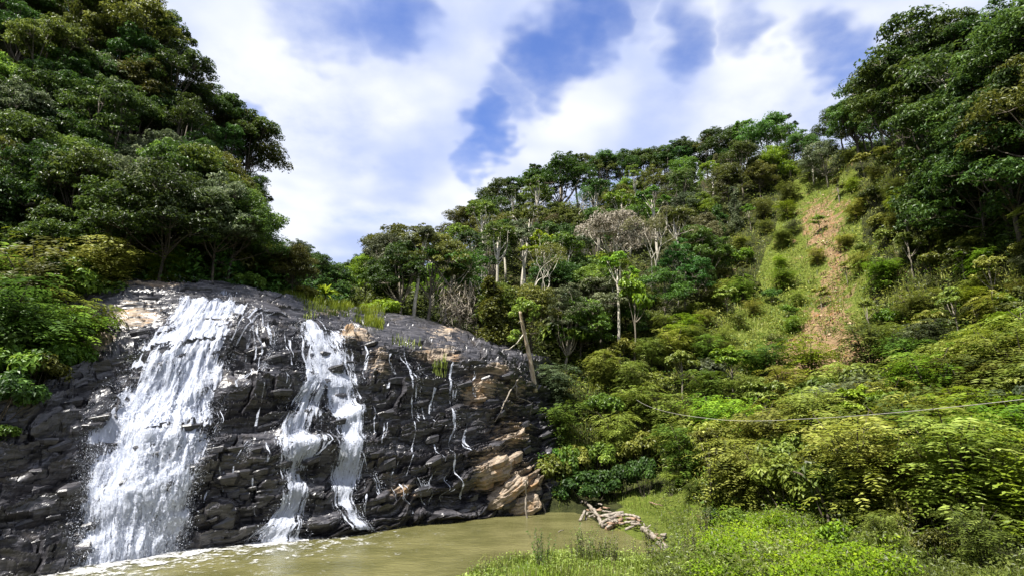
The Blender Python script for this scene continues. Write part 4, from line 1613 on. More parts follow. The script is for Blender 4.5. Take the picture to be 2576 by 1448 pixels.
def spray(parent, pos, nor, n, seed, size=.035, out=.45, edgeonly=False):
    rng = np.random.default_rng(seed)
    nr, nc = pos.shape[:2]
    i = rng.integers(0, nr, n)
    if edgeonly:
        f = np.clip(np.where(rng.random(n) < .6, rng.beta(1.2, 5, n), 1 - rng.beta(1.2, 7, n)), 0, 1)
        j = np.minimum((f * nc).astype(int), nc - 1)
    else:
        j = rng.integers(0, nc, n)
    c = pos[i, j] + nor[i, j] * rng.uniform(-.05, out, n)[:, None] + rng.normal(size=(n, 3)) * .16
    c[:, 2] = np.maximum(c[:, 2], .02)
    s = size * rng.lognormal(0, .45, n)[:, None]
    ln = s * rng.uniform(1.2, 4.0, n)[:, None]
    dr = unit(np.array([0, -.1, -1]) + rng.normal(size=(n, 3)) * .35)
    a = unit(np.cross(dr, rng.normal(size=(n, 3))))
    b = np.cross(dr, a)
    V = np.stack([c - dr * ln, c + a * s, c + (-.5 * a + .87 * b) * s, c + (-.5 * a - .87 * b) * s], 1).reshape(-1, 3)
    k = np.arange(n) * 4
    F3 = np.vstack([np.stack([k, k + 1, k + 2], -1), np.stack([k, k + 2, k + 3], -1), np.stack([k, k + 3, k + 1], -1), np.stack([k + 1, k + 3, k + 2], -1)])
    o = obj('spray', mesh('spray', V, F3, SPRAY, False), parent)
    o['kind'] = 'stuff'


def ribbon(path, k=1.7):
    p = np.array(path, float)
    return [(u - w * k, v) for u, v, w in p], [(u + w * k, v) for u, v, w in p]


def fall_root(name, u, v, label):
    i, j = cliff_at(u, v)
    o = empty(name, (0, 0, 0))
    return tag(o, label, 'waterfall', 'waterfalls on the rock face')


main = fall_root('waterfall', 300, 1400, 'wide white main waterfall pouring down the left part of the cliff')
ML = [(440, 717), (428, 755), (400, 810), (362, 885), (318, 955), (268, 1030), (246, 1090), (226, 1170), (206, 1240), (196, 1330), (176, 1432)]
MR = [(640, 736), (636, 768), (610, 815), (585, 860), (566, 930), (556, 990), (546, 1040), (532, 1100), (502, 1180), (482, 1260), (468, 1330), (450, 1400)]
mp1, mn1 = water_sheet(main, [(u - 14 - 16 * (v > 1000), v) for u, v in ML], [(u + 16, v) for u, v in MR], .16, 1, 170, 120, 1.02, .20, .30, skin=SM)
mp2, mn2 = water_sheet(main, [(u + 4, v) for u, v in ML], [(u - 12, v) for u, v in MR], .42, 2, 150, 100, .72, .26, .34, skin=SM)
mp3, mn3 = water_sheet(main, [(u + 6, v) for u, v in ML[3:]], [(u - 6, v) for u, v in MR[4:]], .72, 3, 110, 90, .66, .28, .36, skin=SM)
mp4, mn4 = water_sheet(main, [(u - 10, v) for u, v in ML[6:]], [(u + 4, v) for u, v in MR[7:]], .30, 8, 90, 90, .84, .24, .26, skin=SH)
spray(main, mp1, mn1, 10000, 4, .008, .8)
spray(main, mp1, mn1, 7000, 5, .007, .45, True)
spray(main, mp3[50:], mn3[50:], 16000, 7, .0065, 1.0)


def braid(parent, path, nst, seed, w=.20, dens=.78, k=1.0):
    """a fall made of several thin strands that part and meet again"""
    rng = np.random.default_rng(seed)
    pth = resample([(a, b, c) for a, b, c in path], 26)
    s_ = np.linspace(0, 1, 26)
    last = None
    for q in range(nst):
        c0 = (q + .5) / nst * 2 - 1
        wob = sum(rng.normal() * am_ * np.sin(s_ * f * 6.28 + rng.uniform(0, 6.28)) for f, am_ in ((.6, .16), (1.4, .09), (3.3, .04)))
        off = np.clip(c0 + wob, -1.0, 1.0) * pth[:, 2] * k
        i0, i1 = 0, 26
        if q % 3:
            i0 = int(rng.integers(0, 12))
            i1 = int(min(26, i0 + rng.integers(8, 16)))
        wid = np.maximum(pth[:, 2] * w * k * rng.uniform(.6, 1.5) * (1 + .35 * np.sin(s_ * 9 + q)), 2.2)
        Ls = [(a + o - h, b) for (a, b, _), o, h in zip(pth[i0:i1], off[i0:i1], wid[i0:i1])]
        Rs = [(a + o + h, b) for (a, b, _), o, h in zip(pth[i0:i1], off[i0:i1], wid[i0:i1])]
        n = int(max(14, abs(pth[i1 - 1, 1] - pth[i0, 1]) / 3.2))
        last = water_sheet(parent, Ls, Rs, rng.uniform(.02, .12), seed * 10 + q, n, 9, dens - .10, .5, .10, .08)
    return last


skim = fall_root('lip_cascade', 640, 760, 'thin lacy cascade sliding over the rock lip right of the main waterfall')
braid(skim, [(590, 730, 34), (650, 752, 50), (660, 775, 46), (630, 800, 36), (598, 835, 30), (575, 880, 22)], 7, 211, .16, .74)
a, b = braid(skim, [(645, 785, 18), (648, 830, 30), (655, 880, 42), (645, 915, 30), (635, 965, 14)], 7, 212, .14, .72)
spray(skim, a, b, 700, 13, .009, .3)
braid(skim, [(670, 745, 40), (720, 768, 56), (765, 792, 50)], 7, 213, .10, .66)
braid(skim, [(632, 955, 14), (610, 970, 24), (598, 990, 10)], 3, 214, .3, .7)
braid(skim, [(640, 985, 14), (640, 1030, 16), (634, 1075, 10)], 4, 215, .16, .64)

mid = fall_root('waterfall', 780, 1100, 'split central waterfall falling in two white strands')
UP = [(772, 803, 24), (788, 840, 38), (805, 890, 52), (825, 935, 62), (830, 975, 66)]
LO = [(800, 945, 28), (768, 1000, 36), (748, 1045, 40), (738, 1090, 44), (735, 1130, 50), (735, 1170, 40), (733, 1230, 30), (733, 1270, 28), (712, 1310, 36), (690, 1345, 48), (680, 1368, 56)]
RO = [(850, 940, 32), (862, 1010, 36), (866, 1080, 38), (872, 1140, 36), (872, 1200, 30), (858, 1260, 22), (864, 1300, 24), (880, 1342, 30)]
for q, (pth, ns, dn) in enumerate([(UP, 8, .78), (LO, 8, .80), (RO, 7, .78)]):
    L, R = ribbon(pth, 1.45)
    n = int(abs(pth[-1][1] - pth[0][1]) / 3.2)
    p, n_ = water_sheet(mid, L, R, .05, 21 + q, n, 40, .86, .42, .18)
    spray(mid, p, n_, 1600, 26 + q, .009, .4)
    braid(mid, pth, ns + 1, 221 + q, .13, dn + .02)
braid(mid, [(845, 836, 12), (858, 875, 16), (868, 930, 18), (872, 985, 18)], 3, 225, .3, .72)
braid(mid, [(790, 1108, 50), (785, 1130, 54), (780, 1160, 44)], 6, 226, .14, .66)

TR = [('rivulet', 'tall thin rivulet under the grassy ledge right of the central waterfall', [[(1014, 868, 9), (1020, 905, 14), (1028, 950, 15), (1036, 1000, 16), (1044, 1050, 17), (1052, 1100, 14), (1040, 1150, 10), (1022, 1200, 8)], [(1000, 908, 5), (1022, 935, 7), (1030, 960, 6)], [(1036, 915, 6), (1054, 975, 8), (1064, 1030, 9), (1070, 1080, 8)]]),
      ('rivulet', 'narrow rivulet beside the tan rock near the right end of the cliff', [[(1143, 900, 7), (1136, 950, 11), (1134, 1000, 12), (1138, 1035, 11), (1140, 1080, 7), (1134, 1118, 9), (1136, 1150, 11), (1140, 1190, 7), (1156, 1215, 9), (1162, 1255, 9)]]),
      ('rivulet', 'pair of short white rivulets low on the cliff right of the centre', [[(1040, 1200, 8), (1056, 1230, 16), (1066, 1270, 14)], [(994, 1160, 6), (987, 1205, 10), (985, 1262, 7)]]),
      ('rivulet', 'thin rivulet slanting away from the foot of the central waterfall', [[(900, 1135, 8), (928, 1185, 9), (944, 1230, 10), (954, 1270, 7)]]),
      ('rivulet', 'short slanting rivulet between the main and central waterfalls', [[(626, 1112, 6), (606, 1150, 11), (590, 1182, 12), (588, 1215, 7)], [(606, 1240, 5), (603, 1300, 5)], [(524, 1230, 4), (512, 1268, 6)]]),
      ]
for k, (nm, lab, paths) in enumerate(TR):
    r_ = fall_root(nm, paths[0][0][0], paths[0][0][1], lab)
    for q, pth in enumerate(paths):
        p, n_ = braid(r_, pth, 3 if q == 0 else 2, 300 + 10 * k + q, .26, .74)
        if q == 0:
            spray(r_, p, n_, 160, 60 + k, .008, .3)


THIN = [(545, 1010, 1120), (665, 1075, 1180), (700, 960, 1040), (915, 880, 960), (935, 1010, 1100), (960, 1060, 1170), (975, 905, 985), (1085, 965, 1070), (1100, 1090, 1175), (1170, 1060, 1150), (1080, 1180, 1265), (1120, 1190, 1262), (905, 1200, 1300), (640, 1200, 1300), (560, 1180, 1290), (1185, 930, 1010), (720, 830, 930), (1010, 1215, 1290)]
for k, (u, v0, v1) in enumerate(sorted(THIN)):
    rng_ = np.random.default_rng(500 + k)
    r_ = fall_root('trickle', u, v0, 'hair thin white trickle on the dark rock, %s such from the left' % ['first', 'second', 'third', 'fourth', 'fifth', 'sixth', 'seventh', 'eighth', 'ninth', 'tenth', 'eleventh', 'twelfth', 'thirteenth', 'fourteenth', 'fifteenth', 'sixteenth', 'seventeenth', 'eighteenth'][k])
    pth = [(u + rng_.normal() * 6 + (q - 2) * 3 * (k % 3 - 1), v0 + (v1 - v0) * q / 4, rng_.uniform(3, 9)) for q in range(5)]
    braid(r_, pth, 3, 520 + k, .28, .74)


def ico(n=4):
    import bmesh
    bm = bmesh.new()
    bmesh.ops.create_icosphere(bm, subdivisions=n, radius=1)
    V = np.array([v.co[:] for v in bm.verts])
    F = np.array([[v.index for v in f.verts] for f in bm.faces])
    bm.free()
    return V, F


# foam where the water lands
def foam():
    m, t = mat_new('foam')
    g = t.n('ShaderNodeTexCoord')
    dens = t.n('ShaderNodeAttribute', attribute_name='dens').outputs['Fac']
    n1 = t.noise(g.outputs['Object'], 1.1, 6, .65, .8).outputs[0]
    n2 = t.noise(g.outputs['Object'], 5.0, 5, .7, .5).outputs[0]
    x = t.math('ADD', t.math('ADD', t.math('MULTIPLY', t.smooth(n1, .3, .7), .6), t.math('MULTIPLY', t.smooth(n2, .3, .7), .4)), t.math('MULTIPLY', t.math('SUBTRACT', dens, .5), .9))
    al = t.smooth(x, .44, .92)
    pr = t.n('ShaderNodeBsdfPrincipled')
    pr.inputs['Base Color'].default_value = (.50, .50, .49, 1)
    pr.inputs['Roughness'].default_value = .7
    tp = t.n('ShaderNodeBsdfTransparent')
    mx_ = t.n('ShaderNodeMixShader')
    t.l(al, mx_.inputs[0])
    t.l(tp.outputs[0], mx_.inputs[1])
    t.l(pr.outputs[0], mx_.inputs[2])
    out = t.n('ShaderNodeOutputMaterial')
    t.l(mx_.outputs[0], out.inputs[0])
    xs, ys = np.linspace(-34, 0, 200), np.linspace(18, 46, 170)
    X, Y = np.meshgrid(xs, ys)
    d_ = np.zeros(X.shape)
    U, V, D = proj(np.stack([X, Y, np.zeros_like(X)], -1))
    for (u0, u1, w, k) in [(160, 700, 9.0, .50), (180, 455, 5.0, .74), (635, 735, 2.6, .80), (865, 905, 2.0, .76), (440, 640, 1.5, .62), (720, 1000, .7, .50)]:
        us = np.linspace(u0, u1, 14)
        vs = np.interp(us, [0, 195, 330, 470, 660, 880, 1060], [1455, 1425, 1405, 1383, 1364, 1337, 1315])
        dm = np.full(X.shape, 1e9)
        for a, b in zip(us, vs):
            q = Z(a, b, 0)
            dm = np.minimum(dm, np.hypot(X - q[0], Y - q[1]))
        d_ = np.maximum(d_, k * np.exp(-(dm / w) ** 2))
    d_ = np.maximum(d_, .0)
    o = obj('foam', mesh('foam', np.stack([X, Y, .045 + .05 * d_ * (vnoise(X * 1.5, Y * 1.5, 3))], -1).reshape(-1, 3), grid_faces(170, 200), m, True, {'dens': d_.ravel()}))
    tag(o, 'white foam drifting on the pool below the falls', None, None, 'stuff')


foam()


# ------------------------------------------------------------------ boulders
IV, IF = ico(5)


def boulder(c, radii, rot, seed, dryv, label, power=.55, layers=.10):
    V = np.sign(IV) * np.abs(IV) ** power
    V = V / np.linalg.norm(V, axis=1, keepdims=True) ** .55
    V = V * np.array(radii)
    n = fbm(V[:, 0] * 1.1 + seed, V[:, 1] * 1.1 + V[:, 2] * 1.3, seed, 4)
    st = blocks(V[:, 2] + .25 * n, V[:, 0] + V[:, 1], .26, 1.1, seed)
    V = V + unit(IV) * (n * .45 + st * layers)[:, None]
    o = obj('boulder', mesh('boulder', V, IF, ROCK, False, {'dry': np.full(len(V), dryv), 'moss': np.zeros(len(V))}))
    o.location = c
    o.rotation_euler = rot
    tag(o, label, 'boulder', 'boulders at the foot of the cliff')
    return o


boulder(P(1232, 1183, 48.6), (1.9, 1.3, 1.05), (.1, -.30, .35), 1, .95, 'pale tan layered boulder, highest of those at the right foot of the cliff')
boulder(P(1272, 1238, 48.4), (2.2, 1.1, .72), (.25, -.52, .3), 2, .85, 'long slanting tan slab boulder behind the nearer white pole')
boulder(P(1318, 1270, 49.0), (1.55, 1.0, .85), (.05, -.22, .2), 3, .80, 'rounded brown boulder at the waterline beside the white poles')
boulder(P(1345, 1232, 52.5), (1.2, .9, .6), (.05, -.3, .2), 9, .75, 'small tan boulder under the shrubs behind the farther white pole')
boulder(P(1150, 1283, 46.6), (2.3, 1.0, .5), (.1, -.18, .35), 4, .25, 'low dark wet ledge boulder at the waterline left of the tan boulders')
boulder(P(800, 1322, 39.3), (1.9, 1.0, .85), (.1, -.1, .3), 5, .0, 'black wet boulder between the feet of the two central strands')
boulder(Z(1425, 1442, .15), (.62, .45, .42), (.1, -.2, .5), 6, .05, 'dark rounded rock among the weeds at the near bank')
boulder(Z(1545, 1430, .1), (.16, .14, .11), (.1, -.2, .5), 7, .6, 'small pale stone in the grass right of the dark rock')

# rubble on the landslip
def rubble():
    rng = np.random.default_rng(8)
    pts = scatter_ground(420, lambda u, v, x, y: in_poly(u, v, SCAR), 81, 50, 120)
    a = Acc()
    V0, F0 = ico(1)
    for p in pts:
        s = min(rng.lognormal(-2.25, .6), .26)
        V = V0 * (1 + rng.normal(size=(len(V0), 1)) * .22) * s * np.array([1.3, 1, .7])
        a.add(V + p + np.array([0, 0, s * .2]), F0, rng.random())
    m, t = mat_new('rubble')
    at = t.n('ShaderNodeAttribute', attribute_name='tint').outputs['Fac']
    pr = t.n('ShaderNodeBsdfPrincipled')
    t.l(t.mix(at, (.16, .085, .04), (.50, .38, .24)), pr.inputs['Base Color'])
    pr.inputs['Roughness'].default_value = .9
    out = t.n('ShaderNodeOutputMaterial')
    t.l(pr.outputs[0], out.inputs[0])
    tag(obj('rubble', a.build('rubble', m)), 'tan stones strewn down the bare earth landslip', None, None, 'stuff')


rubble()


# ------------------------------------------------------------------ driftwood, poles, trunks
def log(name, pts, r0, r1, mat, label, cat='log', group=None, seed=0, k=8, stubs=0):
    rng = np.random.default_rng(seed + 1000)
    pts = np.array(pts, float)
    pl = crom(pts, max(10, 4 * len(pts)))
    L = np.linalg.norm(pl[-1] - pl[0])
    pl[1:-1] += rng.normal(size=pl[1:-1].shape) * L * .008
    n = len(pl)
    rad = (1.3 if name.startswith(('drift', 'fallen_log')) else 1.0) * np.linspace(r0, r1, n) * (1 + rng.normal(size=n) * .09)
    base = pl[0].copy()
    a = Acc()
    a.tube(pl - base, rad, k)
    me = a.build(name, mat, True)
    o = obj(name, me)
    o.location = base
    for q in range(stubs):
        i = rng.integers(2, n - 2)
        d = unit(rng.normal(size=3) + np.array([0, 0, .6]))
        b = Acc()
        q0 = pl[i] - base
        b.tube([q0, q0 + d * L * .06, q0 + d * L * .11 + rng.normal(size=3) * .03], [rad[i] * .5, rad[i] * .35, rad[i] * .15], 5)
        obj('branch_stub', b.build('branch_stub', mat, True), o)
    tag(o, label, cat, group)
    return o


def C5(cx, cy):
    return ((2100 + cx / 5.17) * .6706, (1800 + cy / 5.17) * .6706)


def dw(cx, cy, z):
    u, v = C5(cx, cy)
    q = Z(u, v, z)
    for _ in range(4):
        q = Z(u, v, max(float(tz(q[0], q[1])), 0.0) + z)
    return q


G_DW = 'driftwood heaped at the edge of the pool'
log('driftwood_log', [dw(510, 420, .75), dw(690, 650, .55), dw(800, 820, .35), dw(870, 920, .02)], .11, .09, WOOD_PALE, 'long bent pale log lying down across the left of the driftwood pile', 'log', G_DW, 1, stubs=1)
log('driftwood_log', [dw(800, 825, .30), dw(1000, 730, .42), dw(1170, 660, .55)], .11, .13, WOOD_PALE, 'pale log slanting up to the middle of the driftwood pile', 'log', G_DW, 2)
log('driftwood_log', [dw(910, 940, .10), dw(1060, 840, .25), dw(1210, 745, .42)], .13, .11, WOOD_BROWN, 'dark brown log in front of the driftwood pile', 'log', G_DW, 3)
log('driftwood_log', [dw(740, 715, .40), dw(1060, 645, .55), dw(1230, 622, .55)], .09, .10, WOOD_PALE, 'grey pole along the back of the driftwood pile', 'log', G_DW, 4)
log('driftwood_log', [dw(1270, 955, .08), dw(1400, 890, .2), dw(1545, 830, .35)], .08, .07, WOOD_PALE, 'thin pale stick at the right front of the driftwood pile', 'log', G_DW, 5)
log('fallen_log', [dw(1590, 940, .55), dw(1720, 1010, .45), dw(1870, 1130, .28), dw(2040, 1315, .02)], .15, .14, WOOD_PALE, 'thick grey fallen trunk lying from driftwood pile to shallow water', 'log', G_DW, 6, stubs=3)
log('driftwood_log', [dw(1880, 1090, .40), dw(1990, 1190, .25), dw(2100, 1290, .06)], .07, .05, WOOD_BROWN, 'thin brown branch beside the thick fallen trunk', 'log', G_DW, 7, stubs=3)
log('driftwood_log', [dw(385, 785, .02), dw(435, 690, .35), dw(480, 590, .65)], .10, .08, WOOD_PALE, 'white stick leaning out of the water, leftmost of the pile', 'log', G_DW, 8)
log('driftwood_log', [dw(500, 765, .02), dw(510, 700, .2), dw(520, 645, .45)], .08, .08, WOOD_PALE, 'short upright white stick right of the leaning white stick', 'log', G_DW, 9)
log('driftwood_log', [dw(330, 525, .25), dw(385, 455, .55), dw(435, 405, .8)], .09, .08, WOOD_PALE, 'white broken stick at the top left of the driftwood pile', 'log', G_DW, 10)
log('driftwood_log', [dw(500, 500, .4), dw(490, 440, .7), dw(478, 370, 1.0)], .09, .05, WOOD_PALE, 'pointed white stub standing up at the top of the driftwood pile', 'log', G_DW, 11)
log('driftwood_log', [dw(1190, 680, .5), dw(1370, 670, .6), dw(1550, 735, .45)], .09, .07, WOOD_PALE, 'pale branch arching over the right of the driftwood pile', 'log', G_DW, 12, stubs=2)
log('driftwood_log', [dw(1300, 745, .4), dw(1420, 740, .45), dw(1560, 785, .35)], .10, .07, WOOD_BROWN, 'brown branch under the arching pale branch', 'log', G_DW, 13)
log('driftwood_log', [dw(860, 865, .2), dw(1000, 820, .3), dw(1150, 780, .35)], .07, .05, WOOD_PALE, 'thin pale stick between the two slanting logs of the pile', 'log', G_DW, 14)
log('driftwood_log', [dw(1250, 815, .3), dw(1400, 800, .35), dw(1540, 815, .3)], .06, .05, WOOD_PALE, 'thin level stick low on the right of the driftwood pile', 'log', G_DW, 15)
log('floating_stick', [Z(1404, 1337, .02), Z(1410, 1333, .05), Z(1418, 1332, .02)], .03, .02, WOOD_PALE, 'small stick floating alone on the pool', 'stick', None, 16)
log('fallen_branch', [dw(1740, 420, .9), dw(1860, 455, .95), dw(1995, 495, .85)], .06, .04, WOOD_BROWN, 'brown branch lying in the grass behind the driftwood', 'log', None, 17)
rs = np.random.default_rng(19)
STICKS = []
for k in range(44):
    cx, cy = rs.uniform(540, 930), rs.uniform(430, 720)
    if k > 17:
        cx, cy = rs.uniform(900, 1540), rs.uniform(690, 900)
    if k > 36:
        cx, cy = rs.uniform(1850, 2130), rs.uniform(1010, 1230)
    L_ = rs.uniform(60, 190) * (.6 if k > 36 else 1)
    a_ = rs.normal() * .35 - .15
    z0 = rs.uniform(.15, .5)
    wd = rs.random() < .5
    STICKS.append((cx, cy, k, wd, log('driftwood_stick', [dw(cx - L_ / 2 * math.cos(a_), cy - L_ / 2 * math.sin(a_) * .6, z0), dw(cx, cy, z0 + .05), dw(cx + L_ / 2 * math.cos(a_), cy + L_ / 2 * math.sin(a_) * .6, z0 + rs.normal() * .1)],
        rs.uniform(.035, .085), rs.uniform(.03, .06), WOOD_BROWN if wd else WOOD_PALE, None, 'stick', 'small sticks of the driftwood heap', 30 + k, 6)))

b = Z(1325, 1308, -.2)
log('leaning_pole', [b, b + np.array([-.1, .05, 1.1]), b + np.array([-.02, .1, 2.1]), P(1321, 1207, np.dot(b - CAM, FWD) + .2)], .085, .06, WOOD_PALE, 'white weathered pole standing in the pool, left of the pair', 'pole', 'white poles standing in the pool', 71)
b = Z(1373, 1293, -.2)
log('leaning_pole', [b, b + np.array([-.35, .1, 1.2]), b + np.array([-.48, .2, 2.4]), P(1355, 1192, np.dot(b - CAM, FWD) + .3)], .085, .06, WOOD_PALE, 'white leaning pole at the water edge, right of the pair', 'pole', 'white poles standing in the pool', 72)

# dead branches stranded on the rock face at its right end
def on_rock(u, v, off=.25):
    i, j = cliff_at(u, v)
    return SM[i, j] + N0[i, j] * (off + .35)


log('dead_branch', [on_rock(1238, 1062, 0), on_rock(1258, 1010, .3), on_rock(1282, 968, .5)], .05, .07, WOOD_PALE, 'forked dead branch stranded on the rock at the right end of the cliff', 'branch', None, 73, stubs=2)
log('dead_branch', [on_rock(1276, 978, .45), on_rock(1285, 1008, .3), on_rock(1318, 1016, .2), on_rock(1326, 1045, .1)], .05, .03, WOOD_PALE, 'curved dead branch hooked beside the forked one on the rock', 'branch', None, 74)

# broken leaning trunk with a leafy head
def broken_trunk():
    d = 58.5
    p = [P(1346, 985, d), P(1338, 930, d), P(1326, 870, d), P(1313, 810, d), P(1308, 782, d)]
    root = empty('broken_trunk', p[0])
    a = Acc()
    pl = crom(np.array(p), 16) - p[0]
    a.tube(pl, np.linspace(.27, .14, 16), 9)
    obj('trunk', a.build('trunk', bark_mat('bark_broken', (.20, .14, .08), (.56, .47, .35)), True), root)
    rng = np.random.default_rng(3)
    br = Acc()
    br.tube(np.array([P(1318, 838, d), P(1300, 862, d - .3), P(1280, 878, d - .4), P(1262, 878, d - .4)]) - p[0], [.06, .05, .04, .02], 5)
    br.tube(np.array([P(1318, 815, d), P(1308, 806, d - .2), P(1303, 812, d - .3)]) - p[0], [.05, .04, .02], 5)
    obj('branch', br.build('branch', BARK_PALE, True), root)
    cr = Acc()
    for (u, v, r, n) in [(1306, 776, .8, 120), (1326, 766, .75, 110), (1342, 788, .6, 70), (1348, 772, .5, 50), (1290, 790, .55, 60), (1312, 756, .6, 70), (1332, 802, .4, 30), (1290, 850, .6, 130), (1296, 835, .5, 100), (1335, 765, .5, 90)]:
        dome_leaves(cr, rng, P(u, v, d - 1.0) - p[0], r, n, .34, .55, .7, -.6, .7)
    obj('crown', cr.build('crown', TONES['fresh green'], False), root)
    tag(root, 'broken leaning trunk with leafy tufts right of the cliff top', 'tree')


broken_trunk()


# hanging dry vines
def hanging_vines(u0, u1, v0, v1, d, n, seed, label):
    rng = np.random.default_rng(seed)
    o0 = P((u0 + u1) / 2, v1, d)
    root = empty('hanging_vines', o0)
    a = Acc()
    for k in range(n):
        u = rng.uniform(u0, u1)
        top = v0 + (v1 - v0) * rng.uniform(0, .55)
        ln = (v1 - v0) * rng.uniform(.2, .5)
        pts = [P(u, top, d), P(u + rng.normal() * 9, top + ln * .4, d + rng.normal() * .5), P(u + rng.normal() * 14, top + ln * .8, d + rng.normal() * .6), P(u + rng.normal() * 16, top + ln, d + rng.normal() * .6)]
        a.tube(crom(np.array(pts), 9) - o0, np.linspace(.035, .012, 9), 3, rng.random(), False)
    obj('vine_strands', a.build('vine_strands', bark_mat('dry_vine', (.16, .13, .09), (.46, .41, .33)), False), root)
    c = Acc()
    for k in range(26):
        dome_leaves(c, rng, P(rng.uniform(u0, u1), rng.uniform(v0, v1), d + .3) - o0, .6, 26, .3, .5, .8, -.8, .5)
    obj('foliage', c.build('foliage', TONES['straw brown'], False), root)
    tag(root, label, 'vines')


hanging_vines(1112, 1196, 705, 850, 68, 150, 5, 'tangle of pale dry vines hanging above the right end of the rock lip')


# spiky plant on the lip
def spiky(u, v, d, R, label, seed, tone='lime green', n=60):
    rng = np.random.default_rng(seed)
    base = P(u, v, d)
    root = empty('spiky_plant', base)
    a = Acc()
    for k in range(n):
        an = rng.uniform(0, 6.283)
        out = np.array([math.cos(an), math.sin(an), 0])
        side = np.array([-out[1], out[0], 0])
        L = R * rng.uniform(.7, 1.2)
        el = rng.uniform(.35, 1.3)
        t = np.linspace(0, 1, 5)[:, None]
        sp = np.array([0, 0, .3]) + out * L * t * math.cos(el) + np.array([0, 0, 1]) * L * (t * math.sin(el) - .45 * t ** 2)
        w = (.07 * R * (1 - t ** 2) + .004)
        V = np.vstack([sp - side * w, sp + side * w])
        F = np.array([[i, i + 1, i + 6, i + 5] for i in range(4)])
        a.add(V, F, np.clip(.55 + rng.normal() * .2, 0, 1))
    obj('foliage', a.build('foliage', TONES[tone], False), root)
    s = Acc()
    s.tube([[0, 0, -.4], [0, 0, .2], [0, 0, .6]], [.12, .1, .07], 6)
    obj('stem', s.build('stem', BARK_DARK, True), root)
    tag(root, label, 'plant')


spiky(818, 748, 60, 1.9, 'spiky strap leaved plant standing on the grassy rock lip', 4)
spiky(1175, 1300, 0, 0, '', 1) if False else None


# weeds on the near bank
def weed(seed, H=1.3, stems=16):
    rng = np.random.default_rng(seed)
    tr, cr = Acc(), Acc()
    for k in range(stems):
        a = rng.uniform(0, 6.283)
        r = rng.uniform(.1, .55)
        h = H * rng.uniform(.55, 1.05)
        top = np.array([math.cos(a) * r * 1.2, math.sin(a) * r * 1.2, h])
        st = np.array([math.cos(a) * r * .35, math.sin(a) * r * .35, -.1])
        pts = limb(rng, st, top, -.02, 5)
        tr.tube(pts, np.linspace(.012, .004, 5), 3, cap=False)
        n = 26
        f = rng.uniform(.25, 1, n)
        c = np.stack([np.interp(f, np.linspace(0, 1, 5), pts[:, q]) for q in range(3)], -1)
        o = sphere_dirs(rng, n, -.1)
        leaves(cr, c + o * .05, o * .3 + np.array([0, 0, 1.0]) + rng.normal(size=(n, 3)) * .3, rng.uniform(.07, .13, n), .36, rng, -.4, o * 1.2)
    return finish(tr, cr, H, .75, H * .6, H * .5, BARK_GREY, 'grey green')


for k in range(3):
    PROTO['weed%d' % k] = weed(800 + k, 1.1 + .2 * k)
for (u, v, s, tn) in [(1365, 1432, 1.1, 'fresh green'), (1450, 1428, .9, 'yellow green'), (1475, 1425, 1.0, 'fresh green'), (1505, 1428, .8, 'yellow green'), (1540, 1440, 1.0, 'yellow green'), (1590, 1432, .7, 'yellow green'),
                      (1640, 1432, 1.0, 'olive green'), (1690, 1420, .9, 'fresh green'), (1740, 1440, 1.0, 'olive green'), (1215, 1440, .6, 'yellow green'), (1260, 1436, .6, 'yellow green'), (1800, 1300, .9, 'olive green'), (1770, 1352, 1.0, 'olive green'), (1520, 1432, 1.0, 'fresh green'), (1720, 1380, .7, 'fresh green'), (1750, 1300, .9, 'yellow green'), (1690, 1290, .8, 'yellow green'), (1640, 1275, .8, 'lime green'), (1580, 1262, .7, 'yellow green'), (1850, 1390, .8, 'fresh green'), (2000, 1400, .8, 'lime green'), (2060, 1340, 1.1, 'fresh green'), (2220, 1440, 1.0, 'olive green'), (2140, 1375, 1.2, 'fresh green'), (2300, 1420, 1.2, 'yellow green'), (2420, 1440, 1.2, 'olive green')]:
    s *= 1.25
    p = Z(u, v, .3)
    p[2] = max(tz(p[0], p[1]), -.05)
    plant('weed%d' % random.randrange(3), p, s, None, tn, 'weed', 'weed', 'weeds on the near bank', None, what='leafy weed', region='bank')


# small shrubs and saplings along the back of the bank
for (u, v, pn, s_, tn) in [(1790, 1318, 'bush0', .38, 'deep green'), (1745, 1262, 'feather0', .40, 'olive green'), (1850, 1330, 'bush2', .36, 'fresh green'), (2110, 1392, 'broad1', .42, 'lime green'), (2230, 1400, 'feather2', .42, 'yellow green'),
                           (2360, 1428, 'bush1', .45, 'olive green'), (1690, 1236, 'feather1', .42, 'yellow green'), (2480, 1440, 'feather3', .5, 'olive green'), (1960, 1345, 'bush1', .34, 'vivid lime'), (1530, 1228, 'feather2', .32, 'lime green'), (1950, 1440, 'bush0', .28, 'vivid lime'), (1830, 1436, 'bush2', .25, 'lime green')]:
    p, dd = hit(u, v)
    plant(pn, p, s_, None, tn, 'bank_shrub', 'shrub', 'small shrubs on the bank', None, what='low ' + SP_NAME[pn.rstrip('0123456789')][1], region='bankshrub')


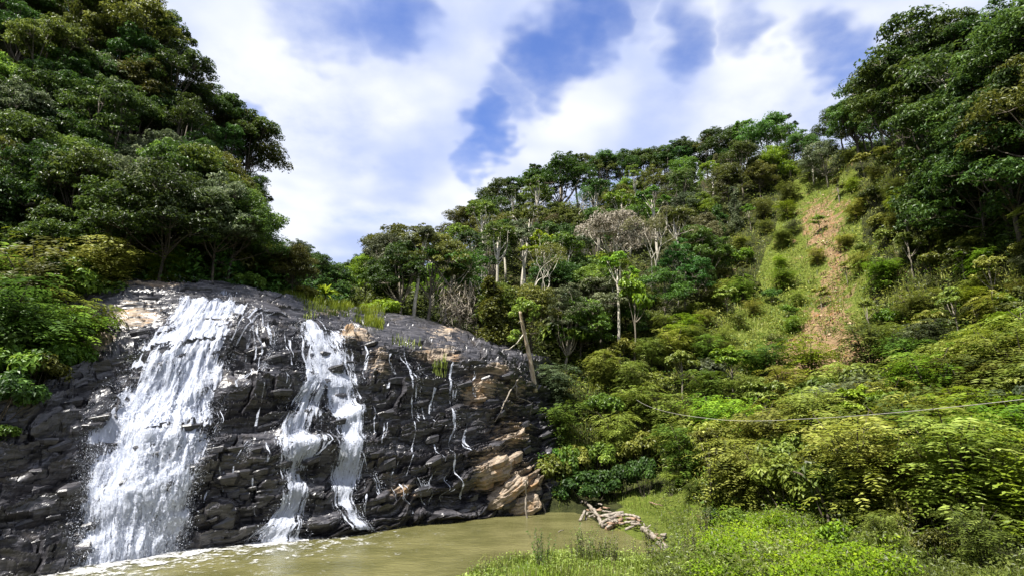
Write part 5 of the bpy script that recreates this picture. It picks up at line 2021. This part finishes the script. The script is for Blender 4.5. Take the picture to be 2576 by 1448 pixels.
# rope across the thicket
def rope():
    pts = np.array([P(1600, 1004, 60), P(1625, 1018, 54), P(1660, 1030, 49), P(1720, 1043, 44), P(1820, 1055, 40.5), P(1920, 1057, 37), P(2030, 1052, 33.5), P(2150, 1045, 30), P(2300, 1032, 26.5), P(2440, 1018, 23.5), P(2600, 1000, 20.5), P(2800, 975, 17)])
    pl = crom(pts, 80)
    a = Acc()
    a.tube(pl - pl[0], np.full(80, .014), 6)
    m, t = mat_new('rope')
    g = t.n('ShaderNodeTexCoord')
    n = t.noise(g.outputs['Object'], 18, 3, .6).outputs[0]
    pr = t.n('ShaderNodeBsdfPrincipled')
    t.l(t.mix(n, (.14, .13, .11), (.42, .40, .35)), pr.inputs['Base Color'])
    pr.inputs['Roughness'].default_value = .8
    out = t.n('ShaderNodeOutputMaterial')
    t.l(pr.outputs[0], out.inputs[0])
    o = obj('rope', a.build('rope', m, True))
    o.location = pl[0]
    tag(o, 'pale rope slung across the valley in front of the thicket', 'rope')


rope()


# dark bowed stem in the thicket
log('bowed_stem', [Z(2085, 1362, .9), P(2080, 1290, 33), P(2055, 1230, 33.2), P(2020, 1195, 33.5), P(1995, 1185, 34)], .10, .05, BARK_DARK, 'dark bowed bare stem arching out of the thicket', 'stem', None, 75)

# ------------------------------------------------------------------ labels for the many plants, by row and place
ORD = ['first', 'second', 'third', 'fourth', 'fifth', 'sixth', 'seventh', 'eighth', 'ninth', 'tenth', 'eleventh', 'twelfth', 'thirteenth', 'fourteenth', 'fifteenth', 'sixteenth', 'seventeenth', 'eighteenth', 'nineteenth', 'twentieth']
PLACE = {'left': 'left hillside', 'centre': 'central ridge', 'right': 'right hillside', 'slope': 'landslip slope', 'thicket': 'thicket', 'hang': 'left rock edge', 'bank': 'near bank', 'fringe': 'foot of left wood', 'bankshrub': 'grassy bank', 'crest': 'crest of main waterfall'}
for part, where in ((0, 'upper left driftwood heap'), (1, 'right driftwood heap'), (2, 'root end of the fallen log')):
    for brown in (True, False):
        ss = sorted([q for q in STICKS if (0 if q[2] <= 17 else 1 if q[2] <= 36 else 2) == part and q[3] == brown])
        for i, q in enumerate(ss):
            q[4]['label'] = 'short %s stick in the %s, %s such from left' % ('brown' if brown else 'pale', where, ORD[i])
for reg in PLACE:
    L_ = [p for p in PLANTS if p['region'] == reg and not p['label']]
    if not L_:
        continue
    per = 10 if len(L_) > 24 else 9
    L_.sort(key=lambda p: p['v'])
    rows = [L_[i:i + per] for i in range(0, len(L_), per)]
    for ri, row in enumerate(rows):
        row.sort(key=lambda p: p['u'])
        for ci, p in enumerate(row):
            size = 'small ' if p['scale'] < .6 and reg != 'bankshrub' else ''
            p['o']['label'] = '%s%s %s on %s, %s from left, %s row down' % (size, p['tone'], p['what'], PLACE[reg], ORD[ci], ORD[ri])
